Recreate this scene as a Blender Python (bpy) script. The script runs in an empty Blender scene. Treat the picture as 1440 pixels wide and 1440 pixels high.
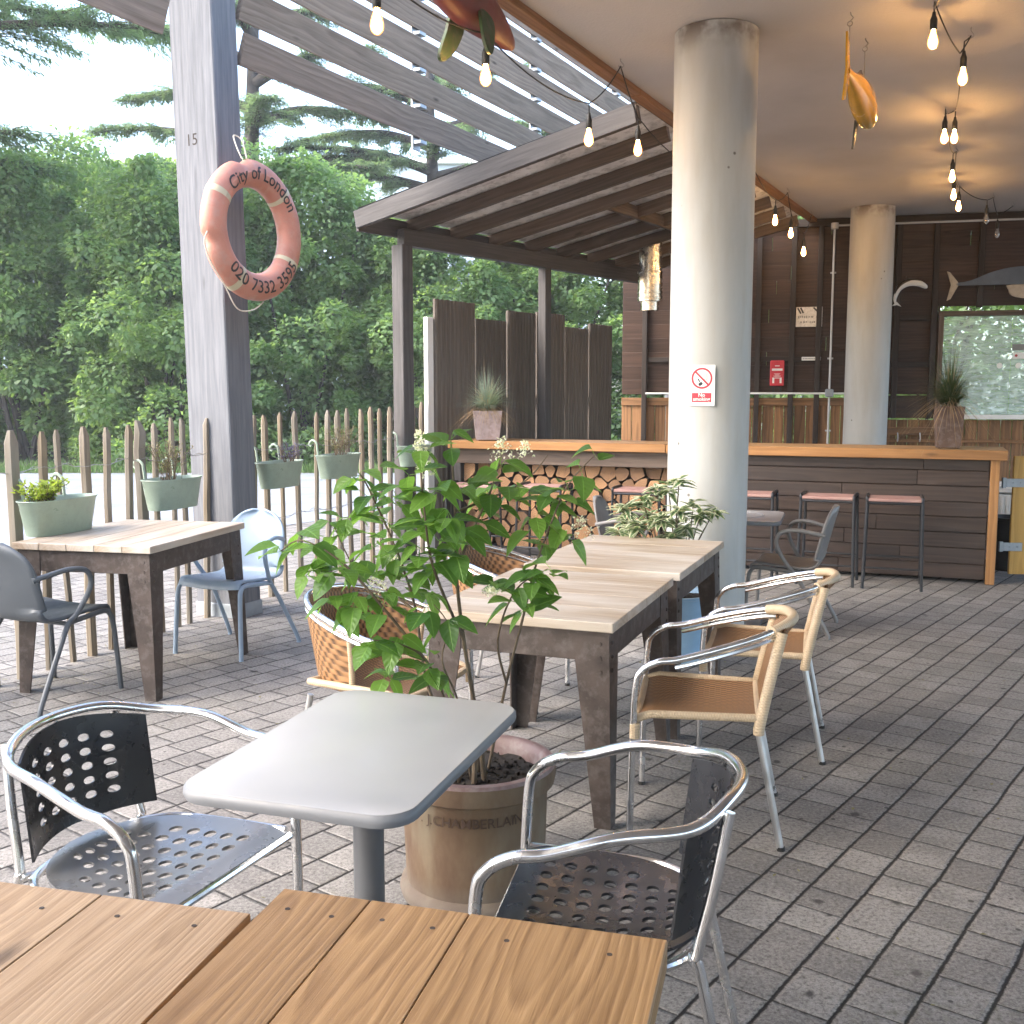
import bpy, bmesh, math, random
from mathutils import Vector, Matrix
random.seed(11)
R = math.radians
S = bpy.context.scene
COL = S.collection
V3 = Vector

# ------------------------------------------------------------------ camera geometry (metres; camera stands at x=0, y=0)
FPX, EYE, PITCH = 1460.0, 1.55, math.atan(165 / 1460)
def ray(x, y):
    u, v = (x - 720) / FPX, (720 - y) / FPX
    c, s = math.cos(PITCH), math.sin(PITCH)
    return V3((u, c + v * s, -s + v * c))
def at(x, y, Y):                       # survey helper: the point at forward distance Y seen in that direction
    d = ray(x, y); t = Y / d.y
    return V3((d.x * t, Y, EYE + d.z * t))
def onz(x, y, z):
    d = ray(x, y); t = (z - EYE) / d.z
    return V3((d.x * t, d.y * t, z))
def onplane(x, y, P, d):               # on the vertical plane through P along d
    r = ray(x, y)
    n = V3((d[1], -d[0], 0)); P = V3((P[0], P[1], 0))
    t = n.dot(P) / n.dot(r)
    return V3((r.x * t, r.y * t, EYE + r.z * t))

# ------------------------------------------------------------------ mesh builder
def rnd(a, b): return random.uniform(a, b)
def frame(x, up=(0, 0, 1)):
    x = V3(x).normalized(); up = V3(up)
    if abs(x.dot(up)) > .99: up = V3((0, 1, 0))
    y = up.cross(x).normalized(); z = x.cross(y)
    return Matrix((x, y, z)).transposed()
def rotz(a): return Matrix.Rotation(a, 3, 'Z')
def cat(pts, n=6, closed=False):
    pts = [V3(p) for p in pts]; out = []; N = len(pts)
    for i in range(N if closed else N - 1):
        if closed: p0, p1, p2, p3 = pts[i - 1], pts[i], pts[(i + 1) % N], pts[(i + 2) % N]
        else: p0, p1, p2, p3 = pts[max(i - 1, 0)], pts[i], pts[i + 1], pts[min(i + 2, N - 1)]
        for k in range(n):
            t = k / n
            out.append(.5 * ((2 * p1) + (p2 - p0) * t + (2 * p0 - 5 * p1 + 4 * p2 - p3) * t * t + (3 * p1 - p0 - 3 * p2 + p3) * t ** 3))
    if not closed: out.append(pts[-1])
    return out
class MB:
    def __init__(s): s.v = []; s.f = []; s.g = []; s.mi = []
    def add(s, vs, fs, gs=None, mi=0):
        o = len(s.v); s.v += [tuple(v) for v in vs]
        s.g += [tuple(g) for g in (gs if gs else vs)]
        s.f += [tuple(i + o for i in f) for f in fs]; s.mi += [mi] * len(fs)
        return s
    def box(s, c, size, M=None, b=.003, mi=0):
        M = M or Matrix.Identity(3); c = V3(c); h = [k / 2 for k in size]; b = min(b, min(h) * .45)
        order = sorted(range(3), key=lambda k: -size[k])
        off = (rnd(0, 50), rnd(-.09, .09), rnd(.02, .12))
        vs, gs = [], []
        for i in range(8):
            sg = [1 if i >> k & 1 else -1 for k in range(3)]
            for a in range(3):
                p = V3([sg[k] * (h[k] if k == a else h[k] - b) for k in range(3)])
                vs.append(c + M @ p); gs.append(tuple(p[order[k]] + off[k] for k in range(3)))
        fs = []
        def put(f):
            n = (vs[f[1]] - vs[f[0]]).cross(vs[f[2]] - vs[f[0]])
            m = sum((vs[k] for k in f), V3()) / len(f) - c
            fs.append(f if n.dot(m) > 0 else f[::-1])
        for a in range(3):
            o = [k for k in range(3) if k != a]
            for sg in (0, 1):
                put([3 * ((sg << a) | (p << o[0]) | (q << o[1])) + a for p, q in ((0, 0), (1, 0), (1, 1), (0, 1))])
        for e in range(3):
            a, bb = [k for k in range(3) if k != e]
            for p in (0, 1):
                for q in (0, 1):
                    c0 = (p << a) | (q << bb); c1 = c0 | (1 << e)
                    put([3 * c0 + a, 3 * c1 + a, 3 * c1 + bb, 3 * c0 + bb])
        for i in range(8): put([3 * i, 3 * i + 1, 3 * i + 2])
        return s.add(vs, fs, gs, mi)
    def bar(s, p0, p1, w, h, up=(0, 0, 1), b=.003, mi=0):
        p0, p1 = V3(p0), V3(p1); d = p1 - p0
        return s.box((p0 + p1) / 2, (d.length, w, h), frame(d, up), b, mi)
    def tube(s, pts, r, n=8, closed=False, cap=True, mi=0):
        pts = [V3(p) for p in pts]; N = len(pts)
        rr = r if isinstance(r, (list, tuple)) else [r] * N
        vs, gs, fs = [], [], []; L = 0; nrm = None; o0 = rnd(0, 20)
        for i, p in enumerate(pts):
            if closed: t = pts[(i + 1) % N] - pts[i - 1]
            else: t = pts[min(i + 1, N - 1)] - pts[max(i - 1, 0)]
            if t.length < 1e-9: t = V3((0, 0, 1))
            t.normalize()
            if nrm is None: nrm = t.orthogonal().normalized()
            else:
                nrm = nrm - t * nrm.dot(t)
                nrm = nrm.normalized() if nrm.length > 1e-6 else t.orthogonal().normalized()
            bn = t.cross(nrm)
            if i: L += (p - pts[i - 1]).length
            for k in range(n):
                a = 2 * math.pi * k / n
                vs.append(p + (nrm * math.cos(a) + bn * math.sin(a)) * rr[i]); gs.append((L + o0, rr[i] * math.cos(a), rr[i] * math.sin(a)))
        for i in range(N if closed else N - 1):
            j = (i + 1) % N
            for k in range(n):
                l = (k + 1) % n
                fs.append((i * n + k, i * n + l, j * n + l, j * n + k))
        if cap and not closed:
            fs.append(tuple(range(n))[::-1]); fs.append(tuple((N - 1) * n + k for k in range(n)))
        return s.add(vs, fs, gs, mi)
    def lathe(s, prof, n=32, c=(0, 0, 0), M=None, mi=0, sx=1, sy=1, caps=True):
        c = V3(c); M = M or Matrix.Identity(3); vs, gs, fs = [], [], []
        for r, z in prof:
            for k in range(n):
                a = 2 * math.pi * k / n; p = V3((r * math.cos(a) * sx, r * math.sin(a) * sy, z))
                vs.append(c + M @ p); gs.append(p)
        for i in range(len(prof) - 1):
            for k in range(n):
                l = (k + 1) % n
                fs.append((i * n + k, i * n + l, (i + 1) * n + l, (i + 1) * n + k))
        if caps and prof[0][0] > 1e-4: fs.append(tuple(range(n))[::-1])
        if caps and prof[-1][0] > 1e-4: fs.append(tuple((len(prof) - 1) * n + k for k in range(n)))
        return s.add(vs, fs, gs, mi)
    def prism(s, poly, ext, mi=0, capmi=None):
        poly = [V3(p) for p in poly]; ext = V3(ext); n = len(poly)
        nn = V3()
        for i in range(n): nn += poly[i].cross(poly[(i + 1) % n])
        if nn.dot(ext) > 0: poly = poly[::-1]
        vs = poly + [p + ext for p in poly]
        o = V3((rnd(0, 50), rnd(-.09, .09), rnd(.02, .12)))
        ax = max(range(3), key=lambda k: max(abs(v[k] - vs[0][k]) for v in vs))
        oth = [k for k in range(3) if k != ax]
        gs = [(v[ax] - poly[0][ax] + o[0], v[oth[0]] - poly[0][oth[0]] + o[1], v[oth[1]] - poly[0][oth[1]] + o[2]) for v in vs]
        s.add(vs, [tuple(range(n)), tuple(range(n, 2 * n))[::-1]], gs, mi if capmi is None else capmi)
        base = len(s.v) - 2 * n
        for i in range(n):
            j = (i + 1) % n
            s.f.append((base + j, base + i, base + n + i, base + n + j)); s.mi.append(mi)
        return s
    def sheet(s, rows, uv=None, mi=0):
        nr, nc = len(rows), len(rows[0]); vs = [p for r in rows for p in r]
        fs = [(i * nc + k, i * nc + k + 1, (i + 1) * nc + k + 1, (i + 1) * nc + k) for i in range(nr - 1) for k in range(nc - 1)]
        return s.add(vs, fs, uv, mi)
    def leaf(s, base, d, nrm, L, W, curl=.25, fold=.25, seg=4, tip=1.0):
        d = V3(d).normalized(); nrm = V3(nrm); side = d.cross(nrm)
        if side.length < 1e-4: side = d.orthogonal()
        side.normalize(); nrm = side.cross(d).normalized(); r = random.random()
        vs, gs, fs = [], [], []
        for i in range(seg + 1):
            t = i / seg; w = W * .5 * (math.sin(math.pi * min(1, t ** .62)) if tip else 1) ** .8 if 0 < i < seg else .0008
            c = V3(base) + d * (L * t) - nrm * (curl * L * t * t)
            for k in (-1, 0, 1):
                vs.append(c + side * (w * k) + nrm * (abs(k) * w * fold)); gs.append((t, k, r))
        for i in range(seg):
            for k in (0, 1): fs.append((i * 3 + k, i * 3 + k + 1, i * 3 + k + 4, i * 3 + k + 3))
        return s.add(vs, fs, gs)
    def chip(s, c, d, nrm, L, W):        # a four-corner leaf
        d = V3(d).normalized(); side = d.cross(V3(nrm))
        if side.length < 1e-4: side = d.orthogonal()
        side.normalize(); n2 = side.cross(d); r = random.random(); c = V3(c)
        return s.add([c, c + d * L * .45 + side * W * .5 + n2 * W * .12, c + d * L, c + d * L * .45 - side * W * .5 + n2 * W * .12], [(0, 1, 2, 3)],
                     [(0, 0, r), (.5, 1, r), (1, 0, r), (.5, -1, r)])
    def build(s, name, mats, parent=None, ang=35, loc=None, rz=0):
        me = bpy.data.meshes.new(name); me.from_pydata(s.v, [], s.f)
        a = me.attributes.new('gc', 'FLOAT_VECTOR', 'POINT'); a.data.foreach_set('vector', [k for g in s.g for k in g])
        mats = mats if isinstance(mats, (list, tuple)) else [mats]
        for m in mats: me.materials.append(m)
        if len(mats) > 1: me.polygons.foreach_set('material_index', s.mi)
        me.shade_smooth()
        me.set_sharp_from_angle(angle=R(ang))
        me.update()
        o = bpy.data.objects.new(name, me); COL.objects.link(o)
        if parent: o.parent = parent
        if loc is not None: o.location = loc
        o.rotation_euler.z = rz
        return o
def tag(o, label=None, cate=None, group=None, kind=None):
    if label: o['label'] = label
    if cate: o['category'] = cate
    if group: o['group'] = group
    if kind: o['kind'] = kind
    return o
def thing(name, label, cate, loc=(0, 0, 0), rz=0, group=None):
    o = bpy.data.objects.new(name, None); COL.objects.link(o); o.empty_display_size = .1
    o.location = loc; o.rotation_euler = (0, 0, rz)
    return tag(o, label, cate, group)
def face(f): return math.atan2(-f[0], f[1])
def copy_thing(root, loc, rz, label, mats=None, group=None):
    c = root.copy(); COL.objects.link(c); c.location = loc; c.rotation_euler = (0, 0, rz); c['label'] = label
    if group: c['group'] = group
    def rec(src, dst):
        for ch in list(src.children):
            k = ch.copy(); COL.objects.link(k); k.parent = dst
            if mats and k.type == 'MESH' and mats.get(k.data.materials[0].name):
                k.material_slots[0].link = 'OBJECT'; k.material_slots[0].material = mats[k.data.materials[0].name]
            rec(ch, k)
    rec(root, c)
    return c
def text2d(txt, size, bold=0, cut=0):
    cu = bpy.data.curves.new('lettering', 'FONT'); cu.body = txt; cu.size = size; cu.align_x = 'CENTER'; cu.resolution_u = 3; cu.offset = bold
    o = bpy.data.objects.new('lettering', cu); me = bpy.data.meshes.new_from_object(o)
    vs = [(v.co.x, v.co.y) for v in me.vertices]; fs = [tuple(p.vertices) for p in me.polygons]
    if cut:
        bm = bmesh.new(); bm.from_mesh(me); bmesh.ops.triangulate(bm, faces=bm.faces)
        for _ in range(5):
            e = [k for k in bm.edges if k.calc_length() > cut]
            if not e: break
            bmesh.ops.subdivide_edges(bm, edges=e, cuts=1, use_grid_fill=False); bmesh.ops.triangulate(bm, faces=bm.faces)
        bm.verts.index_update(); vs = [(v.co.x, v.co.y) for v in bm.verts]; fs = [tuple(v.index for v in f.verts) for f in bm.faces]; bm.free()
    bpy.data.objects.remove(o); bpy.data.curves.remove(cu); bpy.data.meshes.remove(me)
    return vs, fs

# ------------------------------------------------------------------ materials
class NT:
    def __init__(s, name):
        s.m = bpy.data.materials.new(name); s.m.use_nodes = True; s.t = s.m.node_tree
        s.b = s.t.nodes['Principled BSDF']; s.out = s.t.nodes['Material Output']
    def n(s, typ, ins=None, **pr):
        k = s.t.nodes.new(typ)
        for a, b in pr.items(): setattr(k, a, b)
        for a, b in (ins or {}).items(): s.put(k.inputs[a], b)
        return k
    def put(s, sock, val):
        if isinstance(val, bpy.types.NodeSocket): s.t.links.new(val, sock)
        elif isinstance(val, (tuple, list)) and len(val) == 3 and sock.type == 'RGBA': sock.default_value = (*val, 1)
        else: sock.default_value = val
    def gc(s): return s.n('ShaderNodeAttribute', attribute_name='gc').outputs['Vector']
    def obj(s): return s.n('ShaderNodeTexCoord').outputs['Object']
    def mul(s, v, k): return s.n('ShaderNodeVectorMath', {0: v, 1: k}, operation='MULTIPLY').outputs[0]
    def addv(s, v, k): return s.n('ShaderNodeVectorMath', {0: v, 1: k}, operation='ADD').outputs[0]
    def noise(s, v, sc, de=3, ro=.55, dist=0): return s.n('ShaderNodeTexNoise', {'Vector': v, 'Scale': sc, 'Detail': de, 'Roughness': ro, 'Distortion': dist}).outputs['Fac']
    def ma(s, op, a, b=0., c=None, clamp=False):
        k = s.n('ShaderNodeMath', {0: a, 1: b}, operation=op, use_clamp=clamp)
        if c is not None: s.put(k.inputs[2], c)
        return k.outputs[0]
    def sep(s, v): return s.n('ShaderNodeSeparateXYZ', {0: v}).outputs
    def comb(s, x=0., y=0., z=0.): return s.n('ShaderNodeCombineXYZ', {0: x, 1: y, 2: z}).outputs[0]
    def mix(s, f, a, b, blend='MIX'):
        k = s.n('ShaderNodeMix', data_type='RGBA', blend_type=blend)
        s.put(k.inputs[0], f); s.put(k.inputs[6], a); s.put(k.inputs[7], b)
        return k.outputs[2]
    def ramp(s, f, lo, hi, a=0., b=1.): return s.n('ShaderNodeMapRange', {'Value': f, 'From Min': lo, 'From Max': hi, 'To Min': a, 'To Max': b}).outputs[0]
    def bump(s, h, st=.3, d=.002): return s.n('ShaderNodeBump', {'Height': h, 'Strength': st, 'Distance': d}).outputs[0]
    def set(s, **k):
        nm = dict(col='Base Color', rough='Roughness', metal='Metallic', normal='Normal', spec='Specular IOR Level', emc='Emission Color', ems='Emission Strength', alpha='Alpha', coat='Coat Weight', trans='Transmission Weight', ior='IOR')
        for a, b in k.items(): s.put(s.b.inputs[nm[a]], b)
        return s.m
def wood(name, dark, light, rough=.6, ring=38, rc=.6, fiber=.5, var=.35, knots=.7, weather=None, bump=.25, spec=.4):
    t = NT(name); g = t.gc()
    w = t.noise(t.mul(g, (1.1, 9, 9)), 1, 3)
    sx = t.sep(g)
    y = t.ma('ADD', sx[1], t.ma('MULTIPLY', t.ma('SUBTRACT', w, .5), .09)); z = t.ma('ADD', sx[2], t.ma('MULTIPLY', t.ma('SUBTRACT', t.noise(t.mul(g, (.8, 3, 3)), 1, 2), .5), .12))
    r = t.ma('SQRT', t.ma('ADD', t.ma('MULTIPLY', y, y), t.ma('MULTIPLY', z, z)))
    fr = t.ma('FRACT', t.ma('MULTIPLY', r, ring))
    rg = t.ma('MULTIPLY', fr, t.ramp(fr, .8, 1, 1, 0))
    fb = t.noise(t.mul(g, (5, 260, 260)), 1, 4, .7)
    fb2 = t.noise(t.mul(g, (2.5, 45, 45)), 1, 3, .6)
    f = t.ma('ADD', t.ma('MULTIPLY', rg, rc), t.ma('MULTIPLY', t.ma('ADD', t.ramp(fb, .3, .7), t.ramp(fb2, .3, .7)), fiber * .5))
    f = t.ma('DIVIDE', f, rc + fiber)
    c = t.mix(f, light, dark)
    bt = t.noise(t.comb(t.ma('MULTIPLY', sx[0], .21), 0, 0), 1, 1)
    c = t.mix(1, c, t.n('ShaderNodeHueSaturation', {'Color': (.8, .8, .8), 'Value': t.ramp(bt, .3, .7, 1.2 - var, 1.2 + var)}).outputs[0], 'MULTIPLY')
    if knots:
        vo = t.n('ShaderNodeTexVoronoi', {'Vector': t.mul(g, (1.7, 6.5, .01)), 'Scale': 1, 'Randomness': 1}).outputs['Distance']
        c = t.mix(t.ramp(t.ma('ADD', vo, t.ma('MULTIPLY', w, .06)), .07, .15, knots, 0), c, tuple(k * .35 for k in dark))
    if weather:
        c = t.mix(t.ramp(t.noise(t.mul(g, (1.5, 6, 6)), 1, 4), .35, .7, 0, .8), c, weather)
    t.set(col=c, rough=t.ramp(fb2, .3, .7, rough - .1, rough + .12), spec=spec, normal=t.bump(t.ma('SUBTRACT', fb, t.ma('MULTIPLY', rg, .5)), bump, .002))
    return t.m
def plain(name, col, rough=.5, metal=0, var=.15, sc=6, bump=0, bsc=60, dirt=None, spec=.5, coat=0):
    t = NT(name); o = t.obj()
    n = t.noise(o, sc, 4, .6)
    c = t.mix(t.ramp(n, .3, .7), tuple(k * (1 - var) for k in col), tuple(min(1, k * (1 + var)) for k in col))
    if dirt: c = t.mix(t.ramp(t.noise(o, sc * 2.7, 5, .65), .48, .72, 0, .85), c, dirt)
    t.set(col=c, rough=t.ramp(t.noise(o, sc * 2, 3), .3, .7, max(.02, rough - .08), min(1, rough + .1)), metal=metal, spec=spec, coat=coat)
    if bump: t.set(normal=t.bump(t.noise(o, bsc, 4, .6), bump, .003))
    return t.m
def leafmat(name, c1, c2, trans=.4, rough=.45, margin=None, vein=True, tcol=None, big=0):
    t = NT(name); g = t.gc(); sx = t.sep(g)
    c = t.mix(sx[2], c1, c2)
    if big: c = t.mix(t.ramp(t.noise(t.obj(), big, 2), .35, .65, 0, .8), c, tuple(k * .55 for k in c1))
    av = t.ma('ABSOLUTE', sx[1])
    if margin: c = t.mix(t.ramp(t.ma('ADD', av, t.ma('MULTIPLY', t.noise(t.mul(g, (6, 2, 30)), 1, 2), .5)), .62, .8), c, margin)
    if vein: c = t.mix(t.ramp(av, .0, .12, .5, 0), c, tuple(min(1, k * 1.9 + .02) for k in c2))
    t.set(col=c, rough=rough, spec=.35)
    if vein: t.set(normal=t.bump(t.ma('ADD', t.ma('SINE', t.ma('SUBTRACT', t.ma('MULTIPLY', sx[0], 38), t.ma('MULTIPLY', av, 9))), t.ma('MULTIPLY', t.ramp(av, 0, .12, 1, 0), -3)), .35, .0012), rough=t.ramp(t.noise(t.obj(), 60, 2), .3, .7, rough - .08, rough + .15))
    tr = t.n('ShaderNodeBsdfTranslucent', {'Color': t.mix(.5, c, tcol or (c2[0] * 2.2, c2[1] * 2.4, c2[2] * .9))})
    mx = t.n('ShaderNodeMixShader', {0: trans, 1: t.b.outputs[0], 2: tr.outputs[0]})
    t.t.links.new(mx.outputs[0], t.out.inputs[0])
    return t.m
def woven(name, col, dark, sc=150, bs=.8):
    t = NT(name); g = t.gc(); sx = t.sep(g)
    a = t.ma('SINE', t.ma('MULTIPLY', sx[0], sc * 2)); b = t.ma('SINE', t.ma('MULTIPLY', sx[1], sc * .8))
    w = t.ma('MULTIPLY', a, b)
    st = t.ma('ABSOLUTE', t.ma('SINE', t.ma('ADD', t.ma('MULTIPLY', sx[0], sc), t.ma('MULTIPLY', t.ma('SIGN', b), .8))))
    n = t.noise(g, 14, 3)
    c = t.mix(t.ma('MULTIPLY', t.ramp(st, .05, .75), t.ramp(w, -1, 1, .55, 1)), dark, col)
    c = t.mix(t.ramp(n, .35, .7, 0, .45), c, tuple(k * .6 for k in col))
    t.set(col=c, rough=.5, normal=t.bump(t.ma('ADD', st, t.ma('MULTIPLY', w, .5)), bs, .003))
    return t.m

M = {}
M['deck_dark'] = wood('dark stained board', (.02, .0105, .0075), (.072, .04, .027), .55, 30, .5, .5, .45, .8, bump=.3)
M['bar_dark'] = wood('bar front board', (.019, .0115, .009), (.07, .045, .034), .5, 30, .6, .5, .4, .8, bump=.35)
M['stud'] = wood('old dark stud', (.018, .013, .011), (.045, .034, .028), .7, 30, .4, .6, .3, 0)
M['brown_low'] = wood('warm brown boarding', (.07, .034, .014), (.34, .175, .075), .6, 26, .7, .5, .5, .8)
M['counter'] = wood('counter timber', (.26, .14, .06), (.5, .3, .14), .45, 30, .5, .6, .2, .6)
M['orange_wood'] = wood('orange softwood', (.2, .09, .028), (.42, .21, .075), .5, 36, .6, .5, .2, .7)
M['fascia'] = wood('brown fascia timber', (.16, .075, .035), (.33, .17, .085), .6, 34, .5, .6, .2, .5)
M['grey_post'] = wood('weathered grey timber', (.08, .085, .095), (.19, .197, .215), .75, 26, .35, .8, .15, .5, bump=.5)
M['slat'] = wood('weathered slat timber', (.115, .09, .072), (.32, .262, .212), .75, 30, .6, .7, .25, .8, bump=.4)
M['shed'] = wood('shelter timber', (.04, .027, .02), (.14, .10, .073), .65, 32, .6, .6, .5, .7, bump=.3)
M['shed_dark'] = wood('dark shelter post', (.035, .032, .032), (.085, .078, .076), .65, 32, .4, .7, .3, .4, bump=.3)
M['screen'] = wood('ridged screen board', (.065, .054, .045), (.165, .138, .113), .75, 28, .4, .7, .4, 0, bump=.3)
M['picket'] = wood('riven chestnut', (.11, .085, .058), (.31, .245, .165), .75, 40, .4, .8, .5, .5, weather=(.26, .245, .215), bump=.7)
M['table_top'] = wood('scrubbed tabletop', (.21, .145, .09), (.42, .33, .24), .42, 60, .6, .8, .12, .4, weather=(.5, .46, .41), bump=.15)
M['near_grey'] = wood('greyed plank', (.17, .10, .052), (.49, .35, .22), .42, 105, .7, 1.2, .1, .75, bump=.35, spec=.35)
M['near_brown'] = wood('brown oiled plank', (.11, .05, .018), (.47, .29, .135), .4, 95, .8, 1.1, .16, .8, bump=.35, spec=.35)
M['stool_seat'] = wood('worn red stool slat', (.14, .045, .04), (.24, .085, .075), .6, 30, .3, .6, .3, 0, weather=(.42, .3, .26))
M['bark'] = plain('bark', (.07, .05, .038), .9, 0, .4, 30, .8, 60)
M['rust'] = plain('rusted steel', (.066, .05, .043), .58, .4, .4, 9, .3, 90, dirt=(.125, .108, .098))
M['alu'] = plain('polished aluminium', (.78, .78, .78), .2, 1, .06, 8)
M['alu_dull'] = plain('satin aluminium leg', (.6, .6, .6), .35, 1, .08, 10)
M['steel'] = plain('galvanised plate', (.3, .33, .36), .5, .7, .2, 6)
M['stainless'] = plain('stainless flue', (.62, .57, .5), .24, 1, .05, 6)
M['black_metal'] = plain('black painted steel', (.018, .02, .024), .4, .2, .3, 12)
M['black_plate'] = plain('black moulded plate', (.012, .013, .016), .28, 0, .2, 10, .05, 150, spec=.6)
def grey_top():
    t = NT('grey laminate'); o = t.obj(); n = t.noise(o, 2.5, 2, .5); f = t.noise(t.mul(o, (3, 60, 1)), 3, 3)
    c = t.mix(t.ramp(n, .3, .7), (.33, .333, .338), (.40, .40, .40))  # broad paler patches put soft cloud reflections into the colour
    t.set(col=c, rough=.27, spec=.55); return t.m
M['grey_top'] = grey_top()
M['glare_plate'] = plain('black plate with sky glare', (.27, .27, .275), .3, .6, .1, 6)  # sky glare on the left chair's black seat, put into the colour
M['grey_edge'] = plain('grey moulded edge', (.16, .165, .175), .45, 0, .1, 8)
M['grey_pole'] = plain('grey coated pole', (.14, .145, .155), .4, .3, .1, 6)
M['poly_dark'] = plain('slate grey plastic', (.075, .086, .098), .42, 0, .08, 5)
M['poly_blue'] = plain('pale blue plastic', (.25, .33, .43), .35, 0, .06, 5)
M['poly_grey'] = plain('grey brown plastic', (.17, .16, .15), .42, 0, .08, 5)
M['wicker'] = woven('woven rattan', (.36, .19, .08), (.04, .018, .008), 190)
M['cane'] = woven('rattan wrapping', (.56, .43, .28), (.47, .35, .225), 330, .3)
M['enamel'] = plain('pale green enamel', (.30, .38, .30), .35, 0, .1, 5, dirt=(.25, .3, .24))
M['white'] = plain('white paint', (.75, .75, .73), .5, 0, .06, 6)
M['cream'] = plain('cream tape', (.46, .42, .29), .6, 0, .1, 12)
M['red'] = plain('red plastic', (.5, .02, .035), .4, 0, .1, 10)
M['signred'] = plain('sign red', (.42, .03, .05), .45, 0, .05, 10)
M['ink'] = plain('black ink', (.02, .02, .022), .5, 0, .1, 10)
M['grey_ink'] = plain('grey print', (.2, .2, .2), .5, 0, .1, 10)
M['soil'] = plain('potting soil', (.022, .017, .013), .95, 0, .6, 40, 1, 90)
M['black_rubber'] = plain('black rubber', (.012, .012, .012), .5, 0, .2, 12)
M['rope'] = plain('cord', (.55, .5, .42), .8, 0, .15, 60)
M['wire'] = plain('fence wire', (.32, .31, .29), .4, .8, .2, 20)
M['roof_sheet'] = plain('pale roofing board', (.66, .64, .61), .7, 0, .2, 4, dirt=(.2, .18, .16))
M['felt'] = plain('roof felt', (.06, .06, .062), .9, 0, .3, 8, .3, 80)
M['blue_pot'] = plain('pale blue pot', (.30, .46, .62), .4, 0, .08, 6)
M['corten'] = plain('rusty planter', (.12, .075, .055), .7, .2, .35, 8, .2, 70, dirt=(.2, .16, .15))
M['pale_pot'] = plain('pale rusty planter', (.34, .27, .26), .65, 0, .2, 8, dirt=(.2, .13, .11))
M['log_bark'] = M['bark']
def log_mat():
    t = NT('split log end'); o = t.gc(); sx = t.sep(o)
    r = t.ma('SQRT', t.ma('ADD', t.ma('MULTIPLY', sx[0], sx[0]), t.ma('MULTIPLY', sx[2], sx[2])))
    fr = t.ma('FRACT', t.ma('MULTIPLY', t.ma('ADD', r, t.ma('MULTIPLY', t.noise(o, 9, 3), .03)), 60))
    c = t.mix(fr, (.44, .27, .145), (.27, .155, .08))
    ob = t.n('ShaderNodeObjectInfo').outputs['Random']
    c = t.mix(1, c, t.mix(ob, (.42, .38, .36), (1.15, 1.05, .95)), 'MULTIPLY')
    c = t.mix(t.ramp(t.noise(o, 22, 4), .55, .75, 0, .6), c, (.12, .07, .045))
    t.set(col=c, rough=.8, normal=t.bump(fr, .3, .002)); return t.m
M['log'] = log_mat()
def ceiling_mat():
    t = NT('painted concrete soffit'); o = t.obj()
    n = t.noise(o, .7, 4, .6); n2 = t.noise(o, 55, 3, .6)
    c = t.mix(t.ramp(n, .35, .65), (.40, .375, .36), (.48, .455, .435))
    c = t.mix(t.ramp(t.noise(o, 160, 2), .6, .75, 0, .35), c, (.3, .28, .27))
    vo = t.n('ShaderNodeTexVoronoi', {'Vector': o, 'Scale': 2.3}).outputs['Distance']
    c = t.mix(t.ramp(vo, .012, .022, .8, 0), c, (.06, .05, .05))
    t.set(col=c, rough=.9, normal=t.bump(n2, .5, .006)); return t.m
M['ceiling'] = ceiling_mat()
def column_mat():
    t = NT('painted concrete column'); o = t.obj(); sx = t.sep(o)
    n = t.noise(t.mul(o, (2.5, 2.5, .8)), 1, 5, .65)
    c = t.mix(t.ramp(n, .3, .7), (.39, .39, .37), (.47, .47, .45))
    c = t.mix(t.ramp(t.noise(t.mul(o, (14, 14, 2)), 1, 4), .45, .75, 0, .55), c, (.36, .33, .28))
    vo = t.n('ShaderNodeTexVoronoi', {'Vector': o, 'Scale': 5.2}).outputs['Distance']
    c = t.mix(t.ramp(vo, .035, .06, .85, 0), c, (.09, .075, .06))
    grime = t.ma('MULTIPLY', t.ramp(sx[2], 3.55, 3.72), t.ramp(t.noise(o, 7, 4), .4, .6))
    c = t.mix(grime, c, (.12, .09, .07))
    t.set(col=c, rough=.55, normal=t.bump(t.noise(o, 25, 3), .12, .004)); return t.m
M['column'] = column_mat()
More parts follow.
